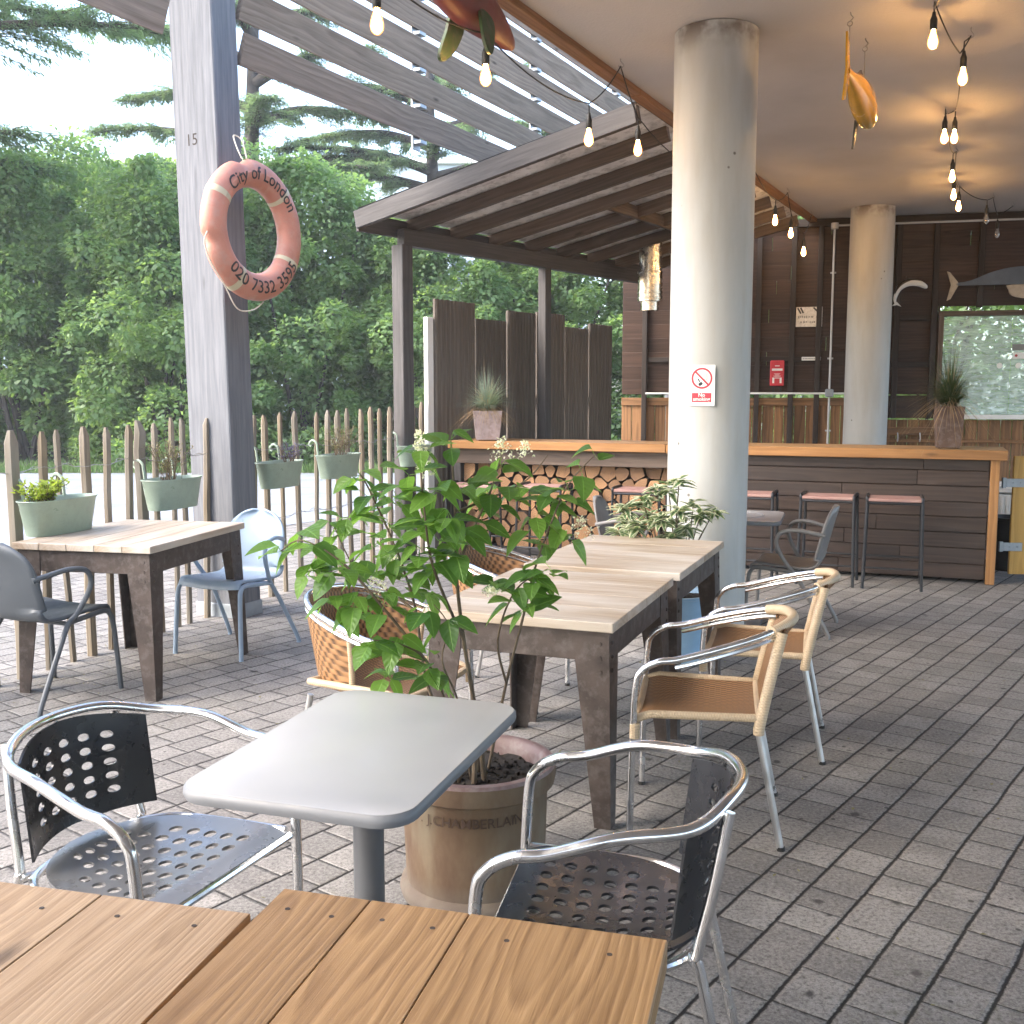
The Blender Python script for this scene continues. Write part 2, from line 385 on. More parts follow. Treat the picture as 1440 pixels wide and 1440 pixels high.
def paving_mat():
    t = NT('block paving'); o = t.obj()
    a = R(37.3); sx = t.sep(o)
    wob = t.noise(o, 2.2, 2); wob2 = t.noise(t.addv(o, (9, 4, 0)), 2.2, 2)
    px = t.ma('ADD', sx[0], t.ma('MULTIPLY', t.ma('SUBTRACT', wob, .5), .02)); py = t.ma('ADD', sx[1], t.ma('MULTIPLY', t.ma('SUBTRACT', wob2, .5), .02))
    u = t.ma('ADD', t.ma('MULTIPLY', px, math.sin(a)), t.ma('MULTIPLY', py, math.cos(a)))
    v = t.ma('SUBTRACT', t.ma('MULTIPLY', px, math.cos(a)), t.ma('MULTIPLY', py, math.sin(a)))
    vr = t.ma('DIVIDE', t.ma('ADD', v, .995 - .1545 * 0), .1545)
    row = t.ma('FLOOR', vr); fv = t.ma('FRACT', vr)
    hsh = t.n('ShaderNodeTexWhiteNoise', {'W': row}, noise_dimensions='1D').outputs['Value']
    u1 = t.ma('ADD', u, t.ma('MULTIPLY', hsh, 7.3))
    wn = t.noise(t.comb(t.ma('MULTIPLY', u1, 2.6), t.ma('MULTIPLY', row, 3.7), 0), 1, 1)
    u2 = t.ma('DIVIDE', t.ma('ADD', u1, t.ma('MULTIPLY', wn, .24)), .17)
    cell = t.ma('FLOOR', u2); fu = t.ma('FRACT', u2)
    dv = t.ma('MULTIPLY', t.ma('SUBTRACT', .5, t.ma('ABSOLUTE', t.ma('SUBTRACT', fv, .5))), .1545)
    du = t.ma('MULTIPLY', t.ma('SUBTRACT', .5, t.ma('ABSOLUTE', t.ma('SUBTRACT', fu, .5))), .17)
    rag = t.ma('MULTIPLY', t.ma('SUBTRACT', t.noise(o, 45, 3, .7), .5), .0105)
    jv = t.ramp(t.ma('ADD', dv, rag), .0035, .0075, 1, 0); ju = t.ramp(t.ma('ADD', du, rag), .0014, .005, 1, 0)
    joint = t.ma('MAXIMUM', jv, t.ma('MULTIPLY', ju, .9))
    wnz = t.n('ShaderNodeTexWhiteNoise', {'Vector': t.comb(row, cell, 0)}, noise_dimensions='2D').outputs['Value']
    c = t.mix(wnz, (.20, .18, .16), (.40, .365, .328))
    c = t.mix(t.ramp(t.noise(o, .55, 3), .35, .7, 0, .6), c, (.23, .236, .228))
    c = t.mix(t.ramp(t.noise(o, 4, 6, .7), .45, .62, 0, .55), c, (.145, .135, .127))
    sp3 = t.noise(o, 75, 4, .8); c = t.mix(t.ramp(sp3, .36, .52, .8, 0), c, (.07, .063, .057)); c = t.mix(t.ramp(sp3, .52, .68, 0, .5), c, (.44, .41, .38))
    sp = t.noise(o, 240, 2, .7); c = t.mix(t.ramp(sp, .35, .65, .38, 0), c, (.08, .075, .07)); c = t.mix(t.ramp(sp, .58, .75, 0, .4), c, (.42, .4, .38))
    vo = t.n('ShaderNodeTexVoronoi', {'Vector': t.addv(o, t.mul(t.comb(t.noise(o, 30, 2), t.noise(t.addv(o, (3, 1, 0)), 30, 2), 0), (.03, .03, 0))), 'Scale': 5.5}).outputs
    c = t.mix(t.ramp(t.ma('ADD', vo['Distance'], t.ma('MULTIPLY', t.sep(vo['Color'])[0], .1)), .09, .15, .85, 0), c, (.035, .03, .028))
    vo2 = t.n('ShaderNodeTexVoronoi', {'Vector': o, 'Scale': 17}).outputs
    c = t.mix(t.ramp(t.ma('ADD', vo2['Distance'], t.ma('MULTIPLY', t.sep(vo2['Color'])[0], .25)), .13, .19, .8, 0), c, (.03, .026, .022))
    moss = t.ramp(t.noise(o, 1.3, 4), .5, .7)
    c = t.mix(t.ma('MULTIPLY', t.ramp(t.noise(o, 38, 3), .5, .65), t.ma('MULTIPLY', moss, .55)), c, (.13, .13, .085))
    c = t.mix(joint, c, t.mix(moss, (.012, .0095, .008), (.018, .016, .01)))
    edge = t.ma('MINIMUM', t.ramp(dv, 0, .014), t.ramp(du, 0, .012))
    h = t.ma('ADD', t.ma('ADD', edge, t.ma('MULTIPLY', sp, .22)), t.ma('MULTIPLY', wnz, .35))
    t.set(col=c, rough=t.ramp(sp, .3, .7, .62, .85), spec=.4, normal=t.bump(h, .75, .006)); return t.m
M['paving'] = paving_mat()
def gravel_mat():
    t = NT('pale gravel path'); o = t.obj()
    c = t.mix(t.noise(o, 40, 4, .8), (.17, .185, .21), (.33, .355, .39))
    c = t.mix(t.ramp(t.noise(o, 1.2, 4), .45, .7, 0, .5), c, (.14, .15, .15))
    t.set(col=c, rough=.85, normal=t.bump(t.noise(o, 60, 3), .6, .01)); return t.m
M['gravel'] = gravel_mat()
M['turf'] = plain('turf soil', (.06, .085, .03), .9, 0, .4, 3, .5, 40)
M['grass_blade'] = leafmat('grass blades', (.05, .10, .025), (.10, .17, .05), .3, .5, vein=False)
M['hedge'] = leafmat('hedge leaves', (.13, .215, .10), (.25, .35, .165), .5, .42, vein=False, big=.7)
M['hedge_pale'] = leafmat('pale hedge leaves', (.155, .235, .11), (.26, .36, .18), .5, .42, vein=False, big=.7)
M['cedar'] = leafmat('cedar needles', (.11, .165, .11), (.17, .235, .15), .5, .5, vein=False)
M['lilac'] = leafmat('lilac leaves', (.04, .11, .03), (.15, .28, .05), .5, .33, tcol=(.28, .52, .06))
M['varieg'] = leafmat('variegated leaves', (.07, .14, .06), (.11, .18, .08), .3, .4, margin=(.62, .62, .42))
M['lime_leaf'] = leafmat('lime foliage', (.18, .25, .04), (.3, .36, .07), .4, .5, vein=False)
M['dry_leaf'] = leafmat('dry foliage', (.12, .11, .06), (.2, .18, .1), .3, .6, vein=False)
M['lavender'] = leafmat('lavender heads', (.09, .08, .18), (.16, .14, .27), .3, .6, vein=False)
M['fescue'] = leafmat('blue fescue', (.16, .22, .19), (.3, .36, .31), .25, .5, vein=False)
M['fescue_dry'] = leafmat('straw blades', (.3, .2, .12), (.42, .3, .19), .25, .6, vein=False)
M['sedge'] = leafmat('dark sedge', (.035, .055, .022), (.07, .095, .04), .25, .5, vein=False)
M['flower'] = leafmat('white blossom', (.62, .6, .52), (.78, .77, .7), .3, .6, vein=False)
M['stem'] = plain('stem bark', (.11, .08, .05), .8, 0, .3, 30, .4, 120)
M['trunk'] = plain('tree bark', (.06, .05, .045), .9, 0, .4, 4, .6, 20)
def terracotta():
    t = NT('weathered terracotta'); o = t.obj()
    n = t.noise(t.mul(o, (5, 5, 2.2)), 1, 5, .7)
    c = t.mix(t.ramp(n, .35, .68), (.085, .047, .026), (.15, .105, .062))
    c = t.mix(t.ramp(t.noise(t.mul(o, (9, 9, 3)), 1, 4), .5, .75, 0, .7), c, (.18, .155, .11))
    c = t.mix(t.ramp(t.sep(o)[2], .0, .11, .75, 0), c, (.13, .115, .10))
    t.set(col=c, rough=.8, normal=t.bump(t.noise(o, 60, 4), .35, .003)); return t.m
M['terracotta'] = terracotta()
M['rim'] = plain('glazed pink rim', (.17, .105, .095), .55, 0, .25, 6, .15, 60, dirt=(.25, .21, .2))
M['buoy'] = plain('faded orange shell', (.44, .19, .135), .5, 0, .15, 5, .08, 40, dirt=(.42, .25, .2))
M['fish_yellow'] = plain('gold painted wood', (.62, .32, .025), .18, 0, .15, 6, coat=.6)
M['fish_black'] = plain('black painted wood', (.03, .025, .02), .3, 0, .2, 8)
M['fish_orange'] = plain('orange painted wood', (.6, .16, .06), .25, 0, .15, 8)
M['fish_red'] = plain('faded red painted wood', (.15, .03, .03), .5, 0, .2, 6)
M['fish_green'] = plain('dull green painted wood', (.035, .075, .03), .55, 0, .2, 8, dirt=(.10, .075, .06))
M['fish_grey'] = plain('slate blue painted wood', (.09, .11, .14), .5, 0, .2, 5)
M['fish_cream'] = plain('cream painted wood', (.42, .36, .28), .6, 0, .15, 5, dirt=(.3, .24, .18))
M['metal_sign'] = plain('scuffed metal sign', (.6, .58, .56), .35, .4, .15, 12, dirt=(.35, .33, .32))
M['conduit'] = plain('grey conduit', (.5, .5, .5), .4, 0, .06, 8)
M['building'] = plain('pale blue render', (.42, .5, .56), .8, 0, .06, .2)
M['windows'] = plain('dark window band', (.12, .16, .19), .2, 0, .2, 1)
M['yellow_wood'] = wood('yellow varnished gate', (.3, .16, .03), (.55, .34, .09), .4, 30, .5, .5, .2, .7)
def bulb_mat(name, lit):
    t = NT(name)
    if lit:
        fc = t.n('ShaderNodeLayerWeight', {'Blend': .45}).outputs['Facing']
        t.set(col=(.6, .3, .1), rough=.1, emc=t.mix(t.ramp(fc, .15, .8), (1, .55, .18), (1, .3, .04)), ems=t.ramp(fc, .03, .38, lit, .55))
    else: t.set(col=(.8, .8, .8), rough=.05, trans=.9, ior=1.45)
    return t.m
M['lit'] = bulb_mat('lit warm bulb', 48.0)
M['unlit'] = bulb_mat('unlit bulb glass', 0)
def pane_mat():
    t = NT('scratched clear acrylic'); o = t.obj()
    n = t.noise(t.mul(o, (3, 3, 14)), 2, 5, .7)
    t.set(col=(.75, .86, .84), rough=.25, spec=.6)
    tr = t.n('ShaderNodeBsdfTransparent', {'Color': (.9, .97, .95)})
    mx = t.n('ShaderNodeMixShader', {0: t.ramp(n, .4, .7, .22, .55), 1: tr.outputs[0], 2: t.b.outputs[0]})
    t.t.links.new(mx.outputs[0], t.out.inputs[0]); return t.m
M['pane'] = pane_mat()

# ------------------------------------------------------------------ ground
D1, N1 = V3((.463, .886, 0)).normalized(), V3((.886, -.463, 0)).normalized()     # building line and its inward normal
def flat(name, x0, x1, y0, y1, z, m, kind='structure'):
    o = MB().add([(x0, y0, z), (x1, y0, z), (x1, y1, z), (x0, y1, z)], [(0, 1, 2, 3)]).build(name, m); return tag(o, kind=kind)
flat('paving', -60, 60, -30, 140, 0, M['paving'])
gp = MB()
pts = [(-40, 6), (-6.5, 8.6), (-3.4, 11.2), (-1.2, 14.5), (1.4, 19.5), (3, 23), (-40, 23)]
gp.add([(x, y, .006) for x, y in pts], [tuple(range(len(pts)))])
tag(gp.build('gravel_path', M['gravel']), kind='structure')
flat('lawn', -60, 40, 20.5, 120, .012, M['turf'])
g = MB()
for i in range(9000):
    x, y = rnd(-14, 4), 20.4 + abs(random.gauss(0, 1.3))
    g.chip((x, y, .0), (rnd(-.4, .4), rnd(-.4, .4), 1), (rnd(-1, 1), -1, 0), rnd(.06, .2), .02)
tag(g.build('grass', M['grass_blade']), kind='stuff')
lit = MB()
for i in range(900):
    if random.random() < .6:
        t_ = rnd(0, 1); x = -2.8 + 2.0 * t_ + rnd(-.5, .5); y = 5.0 + 5 * t_ + rnd(-.4, .4)
    else: x, y = rnd(-1.5, 4), rnd(2.2, 8.4)
    a = rnd(0, 6.3); L = rnd(.006, .026)
    lit.chip((x, y, .006), (math.cos(a), math.sin(a), rnd(0, .3)), (0, 0, 1), L, L * rnd(.25, .7))
tag(lit.build('leaf_litter', M['dry_leaf']), kind='stuff')

# ------------------------------------------------------------------ soffit, fascia, columns
C0 = V3((-.05, 6.03, 0)); ZC = 3.72
e0, e1 = C0 + D1 * -16, C0 + D1 * 9.2
cl = MB().prism([(e0.x, e0.y, ZC), (e1.x, e1.y, ZC), (8.6, 14.2, ZC), (8.6, e0.y, ZC)], (0, 0, .45))
tag(cl.build('ceiling', M['ceiling']), 'flat off white painted concrete ceiling above the bar terrace', 'ceiling')
fb = MB(); s0 = -15.8
while s0 < 8.2:
    L = rnd(2.6, 3.4); a, b = C0 + D1 * s0, C0 + D1 * min(8.25, s0 + L - .004)
    fb.bar(a + N1 * .04 + V3((0, 0, ZC - .024)), b + N1 * .04 + V3((0, 0, ZC - .024)), .09, .046); s0 += L
tag(fb.build('edge_batten', M['fascia']), 'brown timber batten running along the edge of the ceiling', 'batten')
def column(x, y, label):
    prof = [(.258, .0), (.258, .004)] + [(.25, .02)] + [(.25, k * .3) for k in range(1, 12)] + [(.25, ZC - .005)]
    o = MB().lathe(prof, 64).build('concrete_column', M['column'], loc=(x, y, 0))
    return tag(o, label, 'column', 'round concrete columns')
COLX, COLY = 1.235, 6.55
column(COLX, COLY, 'thick round white concrete column bearing the no smoking sign')
column(4.22, 12.45, 'round white concrete column behind the bar beside the boarded wall')

# no smoking sign, screwed flat to the column on the side that faces the terrace
sp = at(986, 542, 6.29); sd = V3((sp.x - COLX, sp.y - COLY, 0)).normalized()
sg = thing('no_smoking_sign', 'white and red no smoking sign fixed to the thick column', 'sign', V3((COLX, COLY, sp.z)) + sd * .2535, face((-sd.x, -sd.y)))
MB().box((0, 0, 0), (.158, .004, .245), b=.001).build('panel', M['white'], sg)
k = MB(); n = 40; r0, r1 = .052, .0635; cz = .043
for i in range(n):
    a, b = 2 * math.pi * i / n, 2 * math.pi * (i + 1) / n
    k.add([(r * math.cos(t), -.0032, cz + r * math.sin(t)) for r, t in ((r0, a), (r1, a), (r1, b), (r0, b))], [(0, 1, 2, 3)])
k.box((0, -.0036, cz), (.11, .0006, .011), Matrix.Rotation(R(45), 3, 'Y'), b=.0001)
k.build('prohibition_ring', M['signred'], sg)
k = MB(); k.box((-.008, -.0028, cz - .034), (.024, .0006, .018), Matrix.Rotation(R(-35), 3, 'Y'), b=.0001); k.box((-.018, -.0028, cz - .012), (.007, .0006, .022), Matrix.Rotation(R(-25), 3, 'Y'), b=.0001)
k.build('lit_match', M['ink'], sg)
k = MB()
for dx in (.014, .024, .03): k.tube(cat([(dx, -.0028, cz - .012), (dx + .006, -.0028, cz + .004), (dx, -.0028, cz + .016), (dx + .004, -.0028, cz + .03)], 4), .0012, 5)
k.build('smoke_lines', M['grey_ink'], sg)
MB().box((0, -.003, -.073), (.118, .001, .056), b=.0002).build('red_label', M['signred'], sg)
k = MB()
for txt, z in (('No', -.067), ('smoking', -.092)):
    vs, fs = text2d(txt, .031, .0006); k.add([(x, -.0040, z + y) for x, y in vs], fs)
k.build('lettering', M['white'], sg)

# ------------------------------------------------------------------ big posts and louvre slats
def post(P, w, d, h, label, lean=0):
    o = thing('timber_post', label, 'post', P, face((D1.x, D1.y)), 'heavy grey timber posts')
    MB().box((-w / 2, d / 2, h / 2 - .0), (w, d, h), b=.008).build('shaft', M['grey_post'], o)
    MB().box((-w / 2, d / 2, .05), (w + .012, d + .012, .1), b=.003).build('shoe', M['steel'], o)
    o.rotation_euler.y = -lean
    return o
PA = post((-1.90, 7.08, 0), .38, .24, 5.6, 'heavy weathered grey timber post carrying the orange lifebuoy', R(1.1))
# numerals scratched into the front face
k = MB(); vs, fs = text2d('15', .11, 0); k.add([(-.22 + x, -.0015, 3.22 + y) for x, y in vs], fs); k.build('carved_numerals', M['stud'], PA)
post(C0 + D1 * 8.75 + N1 * -1.73, .34, .3, 4.4, 'grey timber post behind the far end of the ridged board screen')
PL = V3((-1.90, 7.25, 0))
lv = thing('louvre_screen', 'overhead row of weathered timber louvre slats on steel brackets', 'louvre screen', PL, face((D1.x, D1.y)))
for (t0, t1) in ((.13, 8.1), (-7.5, -.56)):
    for i in range(6):
        zc = 3.885 + .302 * i
        MB().box((0, (t0 + t1) / 2, zc), (.045, t1 - t0, .212), Matrix.Rotation(R(20), 3, 'Y'), b=.004).build('slat', M['slat'], lv)
for t0 in (2.38, 4.66, 6.9, -3.0):
    b = MB(); b.box((-.05, t0, 4.65), (.02, .115, 1.95), b=.002)
    for i in range(6): b.box((-.01, t0, 3.885 + .302 * i - .152), (.09, .1, .03), b=.002)
    b.build('bracket', M['steel'], lv)

# lifebuoy hung flat on the post's side face
lp = onplane(342, 326, (-1.86, 7.06), (D1.x, D1.y)) + N1 * .085
lb = thing('lifebuoy', 'faded orange lifebuoy with cream bands hanging on the grey post', 'lifebuoy', lp, face((D1.x, D1.y)))
RM, RT = .37, .092                      # local x = out of the post face, y = along it
def torus_pt(ph, th, e=0):
    q = RM + (RT + e) * math.sin(th)
    return V3(((RT * .82 + e) * math.cos(th), math.cos(ph) * q, math.sin(ph) * q))
LTILT = R(8)
k = MB(); rows = []
for i in range(65):
    ph = 2 * math.pi * i / 64; row = []
    for j in range(25):
        th = 2 * math.pi * j / 24; dent = 0
        for a0 in (R(188), R(97)):
            da = (ph - a0 + math.pi) % (2 * math.pi) - math.pi
            dent += .035 * math.exp(-(da / .1) ** 2) * max(0, math.sin(th))
        row.append(torus_pt(ph + LTILT, th, -dent))
    rows.append(row)
k.sheet(rows); k.build('ring', M['buoy'], lb, 60)
for a0 in (143, 38, -38, -128):
    k = MB(); rows = []
    for i in range(4):
        rows.append([torus_pt(R(a0) + LTILT + (i - 1.5) * .035, 2 * math.pi * j / 24, .002) for j in range(25)])
    k.sheet(rows).build('band', M['cream'], lb, 60)
def ring_text(txt, size, a0, top, name):
    vs, fs = text2d(txt, size, .0012, .018); h = size * .36; q = MB(); out = []
    for x, y in vs:
        if top: ph, th = a0 - x / (RM + .0), (y - h) / RT
        else: ph, th = a0 + x / (RM + .0), -(y - h) / RT
        out.append(torus_pt(ph + LTILT * 0, th, .003))
    q.add(out, fs); q.build(name, M['ink'], lb)
ring_text('City of London', .118, R(84), True, 'upper_lettering')
ring_text('020 7332 3595', .118, R(-84), False, 'lower_lettering')
k = MB()
k.tube(cat([torus_pt(R(97), R(80), .0), torus_pt(R(97), R(90), .1) + V3((-.03, .02, .02)), torus_pt(R(99), R(90), .13) + V3((-.06, 0, .02)), torus_pt(R(101), R(90), .08) + V3((-.03, 0, 0)), torus_pt(R(103), R(80), 0)], 6), .0045, 6)
k.tube(cat([torus_pt(R(188), R(70), .0), torus_pt(R(196), R(85), .02), torus_pt(R(212), R(88), .014), torus_pt(R(232), R(85), .02), torus_pt(R(252), R(90), .09), torus_pt(R(268), R(90), .06), torus_pt(R(280), R(85), .005)], 6), .0045, 6)
k.build('rope', M['rope'], lb)

# ------------------------------------------------------------------ lean-to shelter over the bar's left end
sh = thing('lean_to_shelter', 'dark timber lean-to shelter with sloping boarded roof on square posts', 'shelter', (0, 0, 0))
E0, ED = V3((-1.08, 9.8, 0)), V3((.62, .784, 0)).normalized(); EN = V3((ED.y, -ED.x, 0))
def eave(s, z): p = E0 + ED * s; return V3((p.x, p.y, z))
I0 = V3((.95, 8.06, 0))
def ridge(s, z): p = I0 + D1 * s; return V3((p.x, p.y, z))
LE, LR = 4.75, 5.4
ZE, ZR = 3.09, 3.635
NR = 9
for i in range(NR):
    t = i / (NR - 1); a = eave(-.42 + t * LE, ZE); b = ridge(t * LR, ZR)
    MB().bar(a + V3((0, 0, .008)), b + V3((0, 0, .008)), .055, .12 if i else .14).build('rafter', M['shed'], sh)
rs = MB(); rows = []
for j in range(9):
    q = j / 8
    rows.append([eave(-.47 + (LE + .1) * i / 16, ZE + .078).lerp(ridge(-.03 + (LR + .1) * i / 16, ZR + .072), q) for i in range(17)])
rs.sheet(rows); o = rs.build('roof_sheet', [M['roof_sheet']], sh)
rs = MB(); rs.sheet([[p + V3((0, 0, .022)) for p in r] for r in rows]); rs.build('roof_felt', M['felt'], sh)
vg = MB(); vg.bar(eave(-.49, ZE - .005), ridge(-.07, ZR - .005), .03, .155, b=.004); vg.build('verge_board', M['shed_dark'], sh)
MB().bar(eave(-.47, ZE - .02), eave(LE - .4, ZE - .02), .035, .16, b=.004).build('fascia_board', M['shed_dark'], sh)
a, b = eave(-.02, 2.985) + EN * .09, eave(4.15, 2.985) + EN * .09
MB().bar(a, b, .09, .15, b=.004).build('eaves_beam', M['shed_dark'], sh)
for sft, w in ((.0, .14), (2.2, .105)):
    p = eave(sft, 0) + EN * .09
    k = MB(); k.box(p + V3((0, 0, 1.455)), (w, w, 2.91), rotz(face(ED)), b=.006)
    k.build('post', M['shed_dark'], sh)
blk = MB()
for i in range(3, NR - 1):
    t = (i + .0) / (NR - 1); t2 = (i + 1) / (NR - 1); q = .55
    a = eave(-.42 + t * LE, ZE).lerp(ridge(t * LR, ZR), q); b = eave(-.42 + t2 * LE, ZE).lerp(ridge(t2 * LR, ZR), q)
    if i < 6: MB().bar(a, b, .05, .12).build('nogging', M['shed'], sh)
inf = MB(); inf.prism([ridge(2.0, ZR + .1), ridge(6.0, ZR + .1), ridge(6.0, ZC + .0), ridge(2.0, ZC + .0)], N1 * .03)
# ridged board screen outside the shelter
sc = thing('board_screen', 'tall brown ridged board screen with stepped tops behind the bar', 'screen', (-.765, 10.3, 0), face((.557, .83)))
xs = [(.0, .67, 2.48), (.69, 1.24, 2.33), (1.27, 1.83, 2.45), (1.86, 2.46, 2.475), (2.48, 3.02, 2.34), (3.05, 3.62, 2.41)]
for y0, y1, h in xs:
    prof = []; nr = 9; w = (y1 - y0) / nr
    for i in range(nr):
        a = y0 + i * w
        prof += [(.012, a), (.026, a + w * .22), (.026, a + w * .72), (.012, a + w * .95)]
    prof = [(x, y) for x, y in prof] + [(-.01, y1), (-.01, y0)]
    MB().prism([(x, y, .02) for x, y in prof], (0, 0, h - .02)).build('board', M['screen'], sc, 25)
MB().box((-.02, -.06, 1.15), (.05, .09, 2.3), b=.003).build('pale_end_post', M['white'], sc)
k = MB()
for z in (.5, 1.5): k.box((-.04, 1.8, z), (.05, 3.6, .09))
k.build('rail', M['shed_dark'], sc)
# flue
fl = thing('flue_pipe', 'shiny stainless steel flue pipe hanging below the shelter roof', 'flue', (1.60, 12.25, 0))
k = MB(); k.lathe([(.128, 2.62), (.14, 2.625), (.14, 2.95)], 40); k.build('lower_section', M['stainless'], fl)
k = MB(); k.lathe([(.132, 2.951), (.132, 3.56)], 40); k.build('upper_section', M['stainless'], fl)
k = MB(); k.lathe([(.1, 2.52), (.105, 2.52), (.105, 2.621), (.1, 2.621)], 40); k.build('spigot', M['stainless'], fl)
for z in (2.66, 2.72, 2.955): MB().lathe([(.141, z - .012), (.149, z - .008), (.149, z + .008), (.141, z + .012)], 40).build('clamp_band', M['stainless'], fl)

# ------------------------------------------------------------------ boarded back wall with hatch window
W0 = V3((3.731, 13.236, 0)); WD = V3((.974, -.225, 0)).normalized(); WN = V3((-WD.y * -1, -WD.x, 0)); WN = V3((WD.y, -WD.x, 0))
wl = thing('boarded_wall', 'dark timber boarded back wall with studs and a hatch window', 'wall', W0, face((-WD.y, WD.x)))   # local x along the wall, y away from the terrace
def wallx(s, off=0): return W0 + WD * s + WN * off
WX0, WX1, HX0, HX1, HZ0, HZ1 = -2.35, 7.5, 1.60, 3.9, 1.31, 2.50
k = MB(); z = 1.56; bh = .178
while z < 3.7:
    h = min(bh, 3.715 - z)
    segs = [(WX0, WX1)] if z > HZ1 or z + h < HZ0 else [(WX0, HX0 - .05), (HX1 + .05, WX1)]
    for a, b in segs:
        x = a
        while x < b - .01:
            L = min(rnd(1.8, 3.2), b - x)
            k.box((x + L / 2, .03 + .0, z + h / 2), (L - .004, .022, h + .012), Matrix.Rotation(R(5.5), 3, 'X'), b=.003); x += L
    z += bh
k.build('upper_boards', M['deck_dark'], wl)
k = MB()
for i in range(2): k.box(((HX0 + HX1) / 2, .03, 2.51 + .03), (HX1 - HX0 + .1, .02, .05))
k.box((2.7, .03, 1.43), (2.2, .018, .02))
k = MB(); x = WX0
while x < WX1:
    w = rnd(.12, .16); zt = 1.50 if x < .95 else 1.24
    k.box((x + w / 2, .045, zt / 2), (w - rnd(.004, .009), .02, zt), b=.002); x += w
k.build('lower_boards', M['brown_low'], wl)
k = MB(); k.box((( WX0 + .95) / 2, .02, 1.46), (.95 - WX0, .03, .1)); k.box((2.9, .02, .98), (4.0, .06, .04)); k.build('dado_rail', M['brown_low'], wl)
k = MB(); z = 1.26
k.box((1.25, .035, 1.40), (.66, .022, .28)); k.build('infill_board', M['deck_dark'], wl)
for sx in (-2.05, -1.62, -1.05, -.62, -.2, .12, .62, 1.04, 1.47, 1.98, 2.9):
    top = 3.71
    if sx > HX0 - .1: bot = HZ1 + .1
    else: bot = .02 if sx < .9 else 1.26
    MB().box((sx, -.025, (top + bot) / 2), (.062, .075, top - bot), b=.004).build('stud', M['stud'], wl)
for sx in (4.3, 4.9, 5.5): MB().box((sx, -.025, 1.86), (.062, .075, 3.7), b=.004).build('stud', M['stud'], wl)
k = MB(); k.box((2.5, -.02, 3.665), (10, .09, .09)); k.build('head_plate', M['stud'], wl)
k = MB()
for a, b, z in ((.65, 1.44, 2.49), (-1.02, -.65, 2.0), (-.59, -.23, 2.0), (-.17, .09, 2.0), (-2.0, -1.65, 2.0), (-1.6, -1.1, 2.0), (.65, 1.44, 1.92)): k.box(((a + b) / 2, -.01, z), (b - a, .05, .06))
k.build('nogging', M['stud'], wl)
wn = MB()
wn.box(((HX0 + HX1) / 2, -.01, HZ1 + .03), (HX1 - HX0 + .16, .11, .06)); wn.box((HX0 - .045, -.01, (HZ0 + HZ1) / 2), (.06, .11, HZ1 - HZ0 - .002)); wn.box((HX1 + .045, -.01, (HZ0 + HZ1) / 2), (.06, .11, HZ1 - HZ0 - .002))
win = wn.build('window', M['shed'], wl)
MB().box(((HX0 + HX1) / 2, -.03, HZ0 - .03), (HX1 - HX0 + .16, .17, .055), b=.004).build('sill', M['white'], win)
for a, b in ((HX0 - .013, 2.37), (2.375, HX1 + .013)):
    MB().box(((a + b) / 2, .012, (HZ0 + HZ1) / 2), (b - a, .006, HZ1 - HZ0 - .004), b=.001).build('pane', M['pane'], win)
for x, z in ((2.25, 1.90), (2.46, 1.90)):
    k = MB(); k.lathe([(.028, 0), (.034, .001), (.034, .004), (.028, .005)], 24, (x, .004, z), Matrix.Rotation(R(90), 3, 'X')); k.build('hole_ring', M['white'], win)
    k = MB(); k.lathe([(.0, 0), (.028, 0)], 24, (x, .0035, z), Matrix.Rotation(R(90), 3, 'X')); k.build('round_hole', M['ink'], win)
MB().box((2.46, .005, 2.12), (.155, .004, .075), b=.001).build('dark_label', M['grey_ink'], win)
MB().box((2.56, .005, 2.02), (.34, .004, .075), b=.001).build('white_label', M['white'], win)
k = MB(); k.lathe([(0, 0), (.016, 0)], 16, (2.43, .0025, 2.02), Matrix.Rotation(R(90), 3, 'X')); k.build('red_dot', M['signred'], win)

def wallthing(name, label, cate, s, z, off=.0): return thing(name, label, cate, wallx(s, off) + V3((0, 0, z)), face((-WD.y, WD.x)))
o = wallthing('metal_sign', 'small scuffed silver sign with two lines of worn lettering on the dark wall', 'sign', .0, 2.52, .02)
MB().box((0, 0, 0), (.32, .006, .245), b=.002).build('plate', M['metal_sign'], o)
k = MB()
for zz in (.0, -.065):
    x = -.125 + (.03 if zz else 0)
    while x < .125 - (.03 if zz else 0):
        w = rnd(.008, .02)
        if random.random() < .85: k.box((x, -.0036, zz + rnd(-.003, .003)), (w, .001, rnd(.016, .032)), b=.0002)
        x += w + rnd(.004, .012)
k.build('worn_lettering', M['grey_ink'], o)
k = MB()
for x0, x1, zz in ((-.14, -.1, .08), (-.105, -.07, .085), (.05, .12, .085)): k.bar((x0, -.0036, zz + .03), (x1, -.0036, zz - .04), .001, .02, b=.0002)
k.build('worn_emblem', M['ink'], o)
o = wallthing('fire_blanket', 'red fire blanket pack with two black pull tabs hung on the dark wall', 'fire blanket', -.37, 1.82, .045)
MB().box((0, 0, 0), (.175, .045, .32), b=.012).build('pouch', M['red'], o)
MB().box((0, -.0235, .045), (.13, .002, .028), b=.0004).build('white_stripe', M['white'], o)
k = MB()
for x in (-.045, .045): k.box((x, -.0235, -.09), (.024, .002, .07), b=.0004)
for i in range(7): k.box((0, -.0235, .095 - i * .006 if i < 2 else .02 - i * .014), (rnd(.05, .1), .0016, .005), b=.0002)
k.build('printed_text', M['white'], o)
for x in (-.04, .05): MB().box((x, 0, -.205), (.022, .006, .1), b=.001).build('pull_tab', M['black_rubber'], o)
o = wallthing('wall_label', 'thin white strip label on the dark wall below the metal sign', 'label', .04, 2.0, .04)
MB().box((0, 0, 0), (.23, .006, .045), b=.001).build('strip', M['white'], o)
